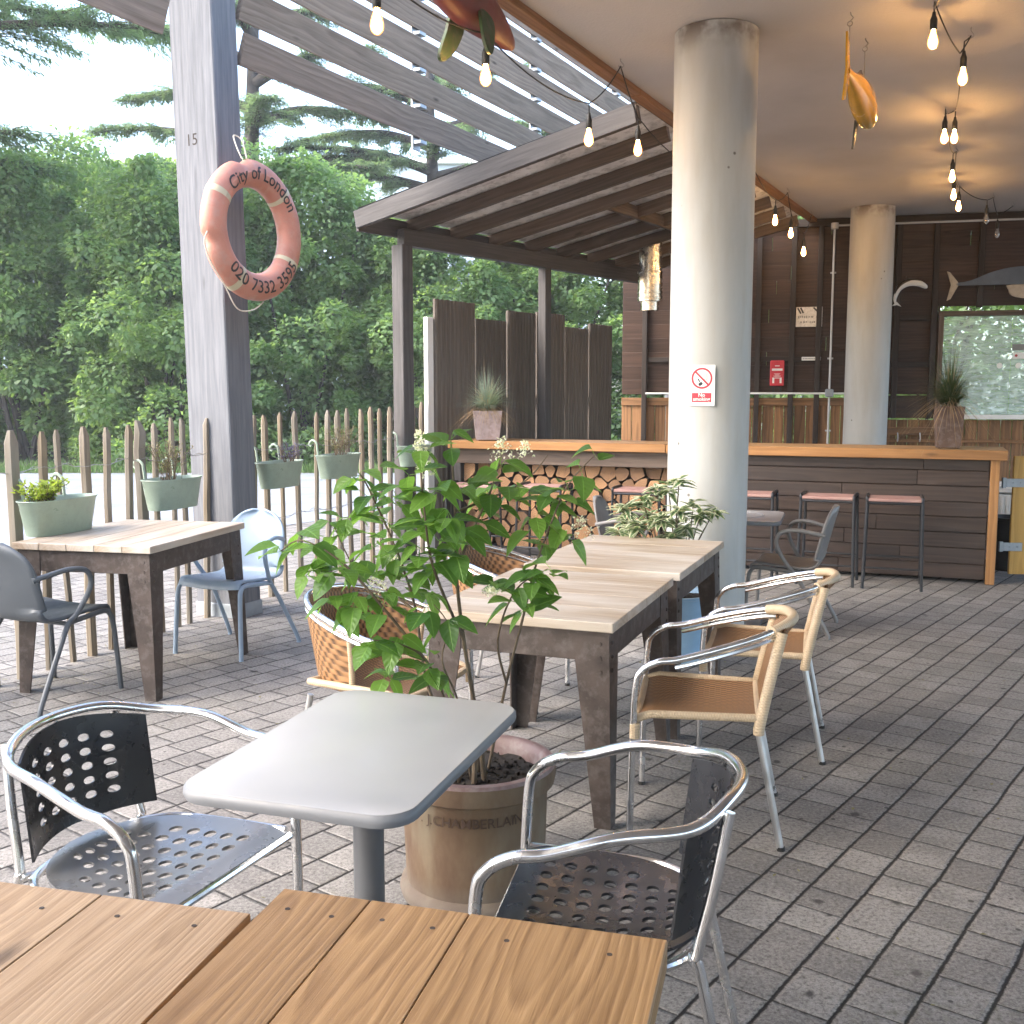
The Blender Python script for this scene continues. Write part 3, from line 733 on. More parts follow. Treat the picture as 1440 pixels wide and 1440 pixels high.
k = MB(); x = -.1
while x < .1: w = rnd(.006, .014); k.box((x, -.0034, 0), (w * .8, .0006, .014), b=.0001); x += w + .003
k.build('fine_print', M['grey_ink'], o)
o = wallthing('cable_conduit', 'pale grey conduit pipe with junction box running down the dark wall', 'conduit', .27, 0, .075)
MB().tube([(0, 0, .05), (0, 0, 3.62)], .013, 10).build('riser', M['conduit'], o)
MB().tube([(.0, 0, 3.62), (5, 0, 3.62)], .013, 10).build('high_run', M['conduit'], o)
MB().tube([(-2.3, .01, 1.565), (.66, .01, 1.565)], .012, 8).build('low_run', M['white'], o)
MB().box((0, 0, 1.57), (.1, .06, .1), b=.012).build('junction_box', M['steel'], o)
k = MB(); k.lathe([(0, 3.58), (.045, 3.58), (.045, 3.65), (0, 3.65)], 20); k.build('ceiling_box', M['conduit'], o)
k = MB()
for z in (3.05, 2.0, 1.1, .5): k.box((0, .012, z), (.07, .02, .022), b=.004)
k.build('saddle_clips', M['conduit'], o)
o = wallthing('hook_rail', 'brown timber rail with three pale hooks below the back wall', 'hook rail', 1.3, 1.1, .06)
MB().box((0, 0, 0), (.86, .035, .1), b=.004).build('rail_board', M['brown_low'], o)
for x in (-.2, .06, .32):
    MB().tube(cat([(x, -.02, -.02), (x, -.05, -.06), (x, -.06, -.1), (x, -.03, -.125), (x, -.015, -.1)], 4), .007, 6).build('hook', M['conduit'], o)

# ------------------------------------------------------------------ paling fence and hung troughs
FP, FD = V3((-2.70, 5.55, 0)), V3((.335, .942, 0)).normalized(); FN = V3((FD.y, -FD.x, 0))
FE = (FD * 2.83 + FP); FD2 = V3((-.86, 10.22, 0)) - FE; FD2.normalize()
def fpt(s):
    if s < 2.83: return FP + FD * s
    return FE + FD2 * (s - 2.83)
fn = thing('paling_fence', 'rustic split chestnut paling fence wired together beside the paving', 'fence', (0, 0, 0))
fx = [(15, 605, .075), (53, 607, .058), (87, 604, .042), (116, 600, .062), (144, 601, .05), (171, 598, .05), (198, 591, .085), (217, 595, .045), (241, 587, .045), (257, 588, .045), (282, 588, .05), (305, 586, .05), (328, 585, .06), (352, 584, .05), (375, 584, .055), (396, 580, .04), (419, 578, .06), (441, 580, .045), (459, 577, .055), (475, 577, .07), (491, 574, .06), (507, 575, .06), (521, 572, .055), (534, 574, .055), (546, 572, .06), (559, 571, .05), (570, 569, .06), (581, 566, .06), (592, 565, .06)]
spots = []
for x, y, w in fx:
    p = onplane(x, y, FP, FD); s_ = (p - FP).dot(FD)
    if s_ > 2.83: p = onplane(x, y, FE, FD2); s_ = 2.83 + (V3((p.x, p.y, 0)) - FE).dot(FD2)
    spots.append((s_, p.z, w))
spots += [(-.16 - .19 * i, 1.34 + rnd(-.03, .03), rnd(.045, .08)) for i in range(14)]
for s_, zt, w in spots:
    p = fpt(s_); lean = FD * rnd(-.045, .045) + FN * rnd(-.015, .02); k = MB(); d = w * rnd(.45, .7)
    rows = []; n = 7; o_ = rnd(0, 50); oy = rnd(-.06, .06)
    prof = [(-.5, -.15), (-.3, -.5), (.32, -.5), (.5, -.1), (.35, .5), (-.35, .45)]
    for i in range(n + 2):
        t = min(i / n, 1) if i <= n else 1
        z = zt * (t if i < n else .95) if i < n else (zt - w * .9 if i == n else zt)
        sc_ = 1 if i <= n else .45
        q = p + lean * (z / zt) * 1.0 + FD * (rnd(-1, 1) * w * .09) + FN * (rnd(-1, 1) * w * .07)
        rows.append([q + FD * (a * w * sc_) + FN * (b * d * sc_) + V3((0, 0, z)) for a, b in prof + prof[:1]])
    uv = [((r[0].z + o_), oy + a * w, .05 + b * d) for r in rows for a, b in prof + prof[:1]]
    k.sheet(rows, uv); nn = len(k.v); k.f.append(tuple(range(nn - 7, nn - 1))); k.mi.append(0)
    k.build('picket', M['picket'], fn, 40)
order = sorted(s for s, _, _ in spots)
for zf, in ((.83,), (.44,)):
    for sgn in (-1, 1):
        pts = []
        for i, s_ in enumerate(order):
            pts.append(fpt(s_) + FN * (.035 * sgn * (1 if i % 1 == 0 else -1)) + V3((0, 0, zf * 1.38 + .02 * math.sin(i * 1.7))))
            if i + 1 < len(order): pts.append(fpt((s_ + order[i + 1]) / 2) + FN * rnd(-.006, .006) + V3((0, 0, zf * 1.38 - .008)))
        MB().tube(cat(pts, 3), .0022, 5).build('wire', M['wire'], fn)

def trough(s_, zt, L, label, plant, tilt=0):
    p = fpt(s_) + FN * .15; f = FD if s_ < 2.83 else FD2
    t = thing('hanging_trough', label, 'planter', (p.x, p.y, zt), face(f), 'green troughs hung along the fence')      # local y along the fence, x toward the terrace
    t.rotation_euler.x = tilt
    def ring(sx, sy, z): return [V3((sx * math.copysign(abs(math.cos(a)) ** .8, math.cos(a)), sy * math.copysign(abs(math.sin(a)) ** .55, math.sin(a)), z)) for a in [2 * math.pi * i / 40 for i in range(41)]]
    hx, hy = .1, L / 2; k = MB()
    k.sheet([ring(hx * .72, hy * .84, -.19), ring(hx * .74, hy * .86, -.188), ring(hx * .98, hy * .99, -.01), ring(hx * 1.06, hy * 1.03, .0), ring(hx * 1.05, hy * 1.02, .004), ring(hx * .94, hy * .97, -.006), ring(hx * .7, hy * .82, -.18)])
    k.f.append(tuple(range(40))); k.mi.append(0); k.build('trough', M['enamel'], t, 50)
    so = MB(); rows = []
    for i in range(6):
        rows.append([V3((v.x, v.y, -.03 + rnd(-.008, .008) + .012 * (1 - i / 5))) for v in ring(hx * .93 * i / 5, hy * .96 * i / 5, 0)])
    so.sheet(rows); so.build('soil', M['soil'], t, 80)
    for sy in (-.6, .6):
        MB().tube(cat([(-hx * .9, hy * sy, -.05), (-hx, hy * sy, .05), (-hx - .01, hy * sy, .10), (-hx - .05, hy * sy, .12), (-hx - .08, hy * sy, .09), (-hx - .06, hy * sy, .07)], 5), .009, 6).build('hook', M['enamel'], t)
    if plant:
        m, n, cy, sp, ht, L_, W_ = plant
        fo, st = MB(), MB()
        for i in range(n):
            a = rnd(0, 6.28); b = V3((rnd(-.04, .04), cy + rnd(-sp, sp) * .6, -.03)); e = b + V3((rnd(-.06, .1), rnd(-sp, sp), ht * rnd(.4, 1)))
            pp = cat([b, b.lerp(e, .5) + V3((0, 0, ht * .15)), e], 3); st.tube(pp, .0018, 4)
            for q in pp[2:]:
                for _ in range(3): fo.chip(q + V3((rnd(-.012, .012), rnd(-.012, .012), rnd(-.01, .01))), (rnd(-1, 1), rnd(-1, 1), rnd(-.3, 1)), (rnd(-1, 1), rnd(-1, 1), 1), L_ * rnd(.6, 1.2), W_)
        st.build('stems', M['stem'], t); fo.build('foliage', m, t)
    return t
trough(.19, .985, .5, 'pale green trough spilling lime foliage, nearest the left edge of the fence', (M['lime_leaf'], 60, -.12, .1, .14, .03, .014), R(0))
trough(1.17, 1.02, .48, 'pale green trough with a twiggy dry plant beside the heavy grey post', (M['dry_leaf'], 34, -.02, .16, .27, .02, .008))
trough(2.43, 1.05, .5, 'pale green trough with a small purple lavender sprig at one end', (M['lavender'], 26, .14, .07, .16, .018, .007))
trough(3.27, 1.06, .52, 'pale green trough with straggly grey dried plants near the shelter', (M['dry_leaf'], 46, .03, .2, .26, .018, .008))
trough(4.55, 1.08, .5, 'pale green trough half hidden behind the first shelter post', None)

# ------------------------------------------------------------------ bar counter, logs, stools
BP, BD = V3((3.96, 8.41, 0)), V3((-.926, .378, 0)).normalized(); BA = face((-BD.y * -1, BD.x)) 
BN = V3((BD.y * -1, BD.x, 0));  BN = BN if BN.y < 0 else -BN          # toward the terrace
bar = thing('bar_counter', 'long dark boarded bar with orange timber counter top and log store', 'bar', (3.96, 8.41, 0), face((-BN.x, -BN.y)))
# local x runs along the front to the right end (0) from the left end (-4.9); local y points behind the bar
BL = 4.9; XS = -2.32
k = MB(); z = .03; rows_ = [.125, .132, .128, .13, .125, .13, .128, .12]
for i, h in enumerate(rows_):
    x = XS
    while x < -.09:
        L = min(rnd(1.0, 2.6), -.075 - x)
        if -.075 - (x + L) < .3: L = -.075 - x
        k.box((x + L / 2, .012, z + h / 2), (L - .003, .024, h - .004), Matrix.Rotation(R(-2.2), 3, 'X'), b=.004); x += L
    z += h
k.build('front_boards', M['bar_dark'], bar)
MB().box((-.035, .01, .515), (.07, .09, 1.03), b=.004).build('end_post', M['orange_wood'], bar)
k = MB(); k.box((-.02, .33, .5), (.03, .53, 1.0)); k.build('end_panel', M['bar_dark'], bar)
k = MB(); x = -BL
for a, b in ((-BL - .03, -2.75), (-2.746, .05)):
    for j in range(4): k.box(((a + b) / 2, -.05 + .165 * j + .08, 1.0725), (b - a, .162, .06), b=.005)
k.build('counter_top', M['counter'], bar)
k = MB()
for a, b, dz in ((-BL - .03, -2.75, 0), (-2.746, .05, -.004)): k.box(((a + b) / 2, -.064, 1.066 + dz), (b - a, .026, .078), b=.004)
k.build('counter_edge', M['orange_wood'], bar)
MB().box(((XS - BL) / 2, .02, .955), (BL + XS - .01, .06, .145), b=.004).build('store_beam', M['shed'], bar)
for x in (-BL + .04, XS - .05): MB().box((x, .03, .47), (.08, .08, .82), b=.004).build('store_post', M['shed_dark'], bar)
MB().box(((XS - BL) / 2, .25, .035), (BL + XS, .45, .05)).build('store_base', M['shed_dark'], bar)
MB().box(((XS - BL) / 2, .56, .5), (BL + XS, .02, .95)).build('store_back', M['shed_dark'], bar)
MB().box(((XS) / 2, .56, .5), (-XS - .1, .02, .95)).build('rear_panel', M['bar_dark'], bar)
BRZ = bar.rotation_euler.z; BMX = Matrix.Translation(bar.location) @ Matrix.Rotation(BRZ, 4, 'Z')
def barpt(x, y, z): return BMX @ V3((x, y, z))
# split logs: cells of a jittered packing, each log its own object
random.seed(5)
lx0, lx1, lz0, lz1 = -BL + .09, XS - .1, .064, .876
seeds = []
nz, nx = 7, int((lx1 - lx0) / .135)
for j in range(nz):
    for i in range(nx):
        seeds.append((lx0 + (i + .5 + (.5 if j % 2 else 0) * .6 + rnd(-.28, .28)) * (lx1 - lx0) / nx, lz0 + (j + .5 + rnd(-.3, .3)) * (lz1 - lz0) / nz))
def clip(poly, nx_, nz_, c):
    out = []
    for i in range(len(poly)):
        a, b = poly[i], poly[(i + 1) % len(poly)]; da, db = a[0] * nx_ + a[1] * nz_ - c, b[0] * nx_ + b[1] * nz_ - c
        if da <= 0: out.append(a)
        if da * db < 0: t = da / (da - db); out.append((a[0] + (b[0] - a[0]) * t, a[1] + (b[1] - a[1]) * t))
    return out
for i, (sx, sz) in enumerate(seeds):
    poly = [(lx0, lz0), (lx1, lz0), (lx1, lz1), (lx0, lz1)]
    for j, (ox, oz) in enumerate(seeds):
        if i == j: continue
        dx, dz = ox - sx, oz - sz; L = math.hypot(dx, dz)
        if L > .55: continue
        poly = clip(poly, dx / L, dz / L, (dx / L) * (sx + ox) / 2 + (dz / L) * (sz + oz) / 2 - rnd(.003, .010))
        if len(poly) < 3: break
    if len(poly) < 3: continue
    cx, cz = sum(p[0] for p in poly) / len(poly), sum(p[1] for p in poly) / len(poly)
    # round some corners so that cells read as rounds, halves and wedges
    rr = max(math.hypot(p[0] - cx, p[1] - cz) for p in poly); out = []; soft = random.choice((.06, .1, .3, .35))
    for q in range(len(poly)):
        a, b, c_ = poly[q - 1], poly[q], poly[(q + 1) % len(poly)]
        for u, w in ((b, a), (b, c_)): out.append((u[0] + (w[0] - u[0]) * soft, u[1] + (w[1] - u[1]) * soft))
    fr = rnd(-.03, .05); hx_, hz_ = rnd(-.05, .05), rnd(-.05, .05)
    k = MB()
    n = len(out); vs = [(x - cx, 0, z - cz) for x, z in out] + [(x - cx, .36, z - cz) for x, z in out]
    gs = [(x - cx + hx_, y_, z - cz + hz_) for (x, z), y_ in [(p, 0) for p in out] + [(p, .36) for p in out]]
    k.add(vs, [tuple(range(n))], gs, 0); b0 = len(k.v) - 2 * n
    k.f.append(tuple(range(2 * n - 1, n - 1, -1))); k.mi.append(0)
    for q in range(n): k.f.append((q, (q + 1) % n + 0, (q + 1) % n + n, q + n)[::-1]); k.mi.append(1)
    bmx = k.build('firewood_log', [M['log'], M['log_bark']], None, 20, barpt(cx, .07 + fr, cz), BRZ)
    tag(bmx, 'split firewood log stacked end on in the store under the bar counter', 'log', 'firewood logs under the bar')
random.seed(21)

def stool():
    t = thing('bar_stool', 'x', 'stool', (0, 0, 0), 0, 'bar stools along the bar')
    for j in range(4):
        k = MB(); k.box((0, -.125 + j * .083, .715), (.40, .079, .026), b=.007); k.build('seat_slat', M['stool_seat'], t)
    k = MB()
    for sx in (-1, 1): k.tube(cat([(.207 * sx, -.15, .69), (.207 * sx, -.155, .722), (.207 * sx, -.12, .735), (.207 * sx, .12, .735), (.207 * sx, .155, .722), (.207 * sx, .15, .69)], 4), .013, 8)
    for sy in (-.15, .15): k.tube([(-.207, sy, .69), (.207, sy, .69)], .011, 8)
    k.build('seat_frame', M['black_metal'], t)
    for sx in (-1, 1):
        for sy in (-1, 1): MB().tube([(.207 * sx, .152 * sy, .70), (.222 * sx, .185 * sy, .0)], .0125, 8).build('leg', M['black_metal'], t)
    k = MB(); k.tube([(-.218, -.176, .17), (.218, -.176, .17)], .009, 8); k.build('footrest', M['black_metal'], t)
    k = MB(); k.tube([(-.217, .173, .22), (.217, .173, .22)], .009, 8); k.build('stretcher', M['black_metal'], t)
    return t
st0 = stool()
fb_ = (.34, .94)
stl = [(3.09, 8.34, fb_, 'red slatted black stool at the bar, nearest the right end of the bar'),
       (2.62, 8.53, fb_, 'red slatted black stool at the bar, behind the upturned back of the grey brown chair'),
       (2.02, 8.78, fb_, 'red slatted black stool standing just right of the thick column behind the small grey table'),
       (1.13, 9.14, fb_, 'red slatted black stool between the thick column and the log stack, behind the variegated shrub'),
       (.30, 9.46, fb_, 'weathered bar stool before the middle of the log stack, seen through the leafy plant'),
       (-.36, 9.62, fb_, 'weathered bar stool at the far left end of the log stack behind the leafy plant')]
for i, (x, y, f, l) in enumerate(stl):
    if i == 0: st0.location = (x, y, 0); st0.rotation_euler.z = face(f); st0['label'] = l
    else: copy_thing(st0, (x, y, 0), face(f) + rnd(-.06, .06), l)

# ------------------------------------------------------------------ tables
def rust_table(name, label, c, rz, w, l, zt, n, along='y', mat='table_top', group=None):
    t = thing(name, label, 'table', c, rz, group)
    k = MB()
    for i in range(n):
        if along == 'y': k.box((-w / 2 + w / n * (i + .5), 0, zt - .019), (w / n - .0015, l, .036 + rnd(-.001, .001)), b=.003)
        else: k.box((0, -l / 2 + l / n * (i + .5), zt - .019), (w, l / n - .0015, .036 + rnd(-.001, .001)), b=.003)
    k.build('tabletop', M[mat], t)
    hx, hy = w / 2 - .03, l / 2 - .03; za = zt - .038
    for sy in (-1, 1): MB().box((0, hy * sy, za - .055), (2 * hx - .02, .012, .11), b=.002).build('apron', M['rust'], t)
    for sx in (-1, 1): MB().box((hx * sx, 0, za - .055), (.012, 2 * hy - .02, .11), b=.002).build('apron', M['rust'], t)
    for sx in (-1, 1):
        for sy in (-1, 1):
            k = MB(); px, py = (hx + .009) * sx, (hy + .009) * sy; sp_ = .02
            bx, by = px + sp_ * sx, py + sp_ * sy
            k.prism([(px, py, za), (px - .125 * sx, py, za), (px - .125 * sx, py, za - .11), (bx - .062 * sx, by, 0), (bx, by, 0)], (0, -.007 * sy, 0))
            k.prism([(px, py - .0075 * sy, za), (px, py - .125 * sy, za), (px, py - .125 * sy, za - .11), (bx, by - .062 * sy, 0), (bx, by - .0075 * sy, 0)], (-.007 * sx, 0, 0))
            for q in range(3):
                for rx, ry, MM in ((px - .035 * sx, py + .001 * sy, Matrix.Rotation(R(90 * sy), 3, 'X')), (px + .001 * sx, py - .035 * sy, Matrix.Rotation(R(90 * sx), 3, 'Y'))):
                    f = .045 + q * .05
                    k.lathe([(.008, -.002), (.0075, .003), (.004, .0055), (0, .006)], 8, (rx + sp_ * sx * f / .7, ry + sp_ * sy * f / .7, za - f), MM if abs(MM[2][2]) < .5 else MM)
            k.build('leg', M['rust'], t)
    return t
def yaw(d): return -R(d)
rust_table('cafe_table', 'square timber topped table with tapered rusty legs beside the paling fence', (-2.085, 5.715, 0), yaw(12), .79, 1.03, .795, 5, 'y')
T1 = rust_table('cafe_table', 'nearer of two joined timber tables with tapered rusty legs, behind the leafy plant', (.185, 4.155, 0), yaw(21), .74, .985, .755, 4, 'x')
T2 = rust_table('cafe_table', 'further of two joined timber tables, its end by the blue pot', (.60, 5.19, 0), yaw(21.5), .745, 1.09, .763, 4, 'x')
for o, n_ in ((T1, 0), (T2, 0)): o['group'] = 'joined timber tables'
# foreground tables of broad planks
def plank_table(label, c, rz, edges, l, zt, mat, endm):
    t = thing('plank_table', label, 'table', c, rz, 'plank tables in the foreground'); w = edges[-1]
    k = MB()
    for a, b in zip(edges[:-1], edges[1:]): k.box(((a + b) / 2, -l / 2, zt - .0225 + rnd(-.0006, .0006)), (b - a - .0012, l, .045), b=.0016)
    k.build('tabletop', M[mat], t)
    k = MB()
    for x in (edges[0] + .05, w - .05): k.box((x, -l / 2, zt - .09), (.03, l - .16, .085))
    for y in (-.09, -l + .09): k.box(((edges[0] + w) / 2, y, zt - .09), (w - edges[0] - .1, .03, .085))
    k.build('apron', M[endm], t)
    k = MB()
    for a, b in zip(edges[:-1], edges[1:]):
        for q in (.25, .75): k.lathe([(.0042, 0), (.004, .0006), (.0015, .0002), (0, .0002)], 12, (a + (b - a) * q, -.06 + rnd(-.006, .006), zt + .0006))
    k.build('screw_heads', M['rust'], t)
    for x in (edges[0] + .07, w - .07):
        for y in (-.11, -l + .11): MB().box((x, y, (zt - .046) / 2), (.07, .07, zt - .046), b=.004).build('leg', M[endm], t)
    return t
plank_table('pale brown greyed plank table at the bottom left corner', (-.405, 1.532, 0), yaw(13.5), [-.80, -.52, -.262, 0], .8, .75, 'near_grey', 'shed')
plank_table('rich brown grained plank table in the foreground centre', (.226, 1.425, 0), yaw(15), [-.612, -.462, -.30, 0], .8, .765, 'near_brown', 'shed')

# grey pedestal tables
def rrect(hx, hy, r, n=7, bow=0):
    out = []
    for cx, cy, a0 in ((hx - r, hy - r, 0), (-hx + r, hy - r, 90), (-hx + r, -hy + r, 180), (hx - r, -hy + r, 270)):
        for i in range(n + 1): a = R(a0 + 90 * i / n); out.append((cx + r * math.cos(a), cy + r * math.sin(a)))
    return out
def pedestal(label, c, rz, hx, hy, zt, ringmark=False):
    t = thing('pedestal_table', label, 'table', c, rz)
    ol = rrect(hx, hy, .075); n = len(ol)
    def rg(f, z): return [V3((x * (1 - f / hx), y * (1 - f / hy), z)) for x, y in ol] 
    k = MB(); rows = [rg(.012, zt - .031), rg(.003, zt - .028), rg(0, zt - .018), rg(.001, zt - .007), rg(.006, zt - .0015)]
    k.sheet([r + r[:1] for r in rows]); k.add(rg(.012, zt - .031), [tuple(range(n))[::-1]]); k.build('moulded_edge', M['grey_edge'], t, 50)
    k = MB(); k.add(rg(.0055, zt - .0012) + rg(.009, zt), [tuple(range(n, 2 * n))] + [(i, (i + 1) % n, n + (i + 1) % n, n + i) for i in range(n)]); k.build('tabletop', M['grey_top'], t, 20)
    MB().lathe([(.037, .02), (.037, zt - .035)], 28).build('pole', M['grey_pole'], t)
    k = MB(); k.lathe([(.05, .03), (.055, .06), (.04, .075)], 24); k.box((0, 0, .014), (.42, .42, .024), b=.008); k.build('base', M['grey_pole'], t)
    k = MB(); k.box((0, 0, zt - .04), (.3, .3, .015)); k.build('mounting_plate', M['grey_pole'], t)
    if ringmark:
        k = MB(); k.tube([(.03 + .17 * math.cos(a), .02 + .2 * math.sin(a), zt + .0005) for a in [2 * math.pi * i / 40 for i in range(40)]], .003, 5, True); k.build('ring_mark', M['grey_ink'], t)
    return t
pedestal('grey laminate pedestal table with rounded corners between two perforated chairs', (-.345, 2.395, 0), yaw(17.5), .268, .40, .73)
pedestal('small grey table with a ring mark on its top, behind the thick column', (1.50, 7.0, 0), yaw(17), .33, .33, .74, True)

# ------------------------------------------------------------------ chairs
def mirror(pts): return [V3(p) for p in pts] + [V3((-p[0], p[1], p[2])) for p in reversed(pts[:-1])]
def bistro_rail(z_arm, z_top, hw=.285, yb=-.30):
    return [(hw - .015, .24, 0), (hw - .005, .235, .3), (hw, .225, z_arm - .10), (hw, .205, z_arm - .035), (hw, .15, z_arm), (hw - .002, .08, z_arm + .012), (hw - .012, -.05, z_arm + .05), (hw - .06, -.19, z_top - .03), (hw * .45, yb + .03, z_top - .004), (0, yb, z_top)]
def railsub(hw, yb, z_arm, z_top, span, n=14):
    p = cat(mirror(bistro_rail(z_arm, z_top, hw, yb)), 8); mid = [q for q in p if abs(q.x) <= span and q.y < -.02]
    return mid
def alu_chair():
    t = thing('perforated_chair', 'x', 'chair', (0, 0, 0), 0, 'aluminium chairs with perforated black seats')
    za, zt, hw, yb = .655, .745, .285, -.29
    MB().tube(cat(mirror(bistro_rail(za, zt, hw, yb)), 8), .0135, 14).build('arm_rail', M['alu'], t)
    for sx in (-1, 1):
        MB().tube(cat([(.17 * sx, -.262, .735), (.185 * sx, -.235, .58), (.197 * sx, -.205, .44), (.20 * sx, -.215, .40), (.215 * sx, -.30, .0)], 6), .012, 12).build('rear_leg', M['alu'], t)
    fr = cat([(.262, .215, .43), (.255, .0, .425), (.225, -.13, .425), (.12, -.20, .425), (-.12, -.20, .425), (-.225, -.13, .425), (-.255, .0, .425), (-.262, .215, .43)], 6)
    k = MB(); k.tube(fr, .011, 10); k.tube([(-.265, .222, .415), (.265, .222, .415)], .011, 10)
    for sx in (-1, 1): k.tube([(.2 * sx, -.205, .425), (.16 * sx, -.185, .425)], .010, 8)
    k.build('seat_frame', M['alu'], t)
    def perforated(name, fn, nu, nv, holes, rh, th):
        k = MB(); ns = 16
        for i in range(nu):
            for j in range(nv):
                u0, u1, v0, v1 = i / nu, (i + 1) / nu, j / nv, (j + 1) / nv
                cu, cv, du, dv = (u0 + u1) / 2, (v0 + v1) / 2, (u1 - u0) / 2, (v1 - v0) / 2
                sq = []
                for q in range(ns):
                    a = 2 * math.pi * q / ns + math.pi / 4; c_, s_ = math.cos(a), math.sin(a); m_ = max(abs(c_), abs(s_)); sq.append((cu + du * c_ / m_, cv + dv * s_ / m_))
                if holes(i, j):
                    ci = [(cu + du * rh * math.cos(2 * math.pi * q / ns + math.pi / 4), cv + dv * rh * math.sin(2 * math.pi * q / ns + math.pi / 4)) for q in range(ns)]
                    k.add([fn(*p) for p in sq] + [fn(*p) for p in ci], [(q, (q + 1) % ns, ns + (q + 1) % ns, ns + q) for q in range(ns)])
                else:
                    md = [(cu + du * .5 * (a - cu) / du, cv + .5 * (b - cv)) for a, b in sq]
                    k.add([fn(*p) for p in sq] + [fn(*p) for p in md] + [fn(cu, cv)], [(q, (q + 1) % ns, ns + (q + 1) % ns, ns + q) for q in range(ns)] + [(ns + q, ns + (q + 1) % ns, 2 * ns) for q in range(ns)])
        o = k.build(name, M['black_plate'], t, 60)
        bm = bmesh.new(); bm.from_mesh(o.data); bmesh.ops.remove_doubles(bm, verts=bm.verts, dist=.0004); bmesh.ops.recalc_face_normals(bm, faces=bm.faces); bmesh.ops.solidify(bm, geom=list(bm.faces), thickness=th); bm.normal_update(); bm.to_mesh(o.data); bm.free(); o.data.shade_smooth(); o.data.set_sharp_from_angle(angle=R(40))
        return o
    def seat(u, v):
        y = .225 - v * .45; q = max(0, (v - .30) / .70); hx = .255 * (1 - q ** 2.6) ** .5 * (1 - .06 * v) if q < 1 else .0
        hx = max(hx, .03)
        x = (u * 2 - 1) * hx
        return V3((x, y, .441 - .018 * math.sin(math.pi * min(1, v * 1.1)) * (1 - (u * 2 - 1) ** 2) - .012 * max(0, .12 - v) / .12))
    perforated('seat', seat, 9, 9, lambda i, j: 1 <= i <= 7 and 1 <= j <= 7 and not (j >= 6 and i in (1, 7)) , .62, .007)
    def back(u, v):
        a = (u * 2 - 1); x = a * .205; z = .475 + v * (.262 - .03 * a * a); yb_ = -.268 + .085 * abs(a) ** 2.0
        return V3((x, yb_ + (z - .7) * -.12 + (.03 if v < .1 else 0) * 0, z))
    perforated('backrest', back, 7, 7, lambda i, j: 1 <= i <= 5 and 1 <= j <= 5, .54, .006)
    k = MB(); k.box((0, -.279, .722), (.006, .003, .028), b=.0005); k.build('slot_mark', M['steel'], t)
    return t
chE = alu_chair(); chE['label'] = 'aluminium chair with perforated black back at the left of the grey table'
chE.location = (-.885, 2.42, 0); chE.rotation_euler.z = face((.92, -.39))
chE_copy = copy_thing(chE, (.205, 2.18, 0), face((-.975, .2)), 'aluminium chair with perforated black seat, right of the grey table and terracotta pot')

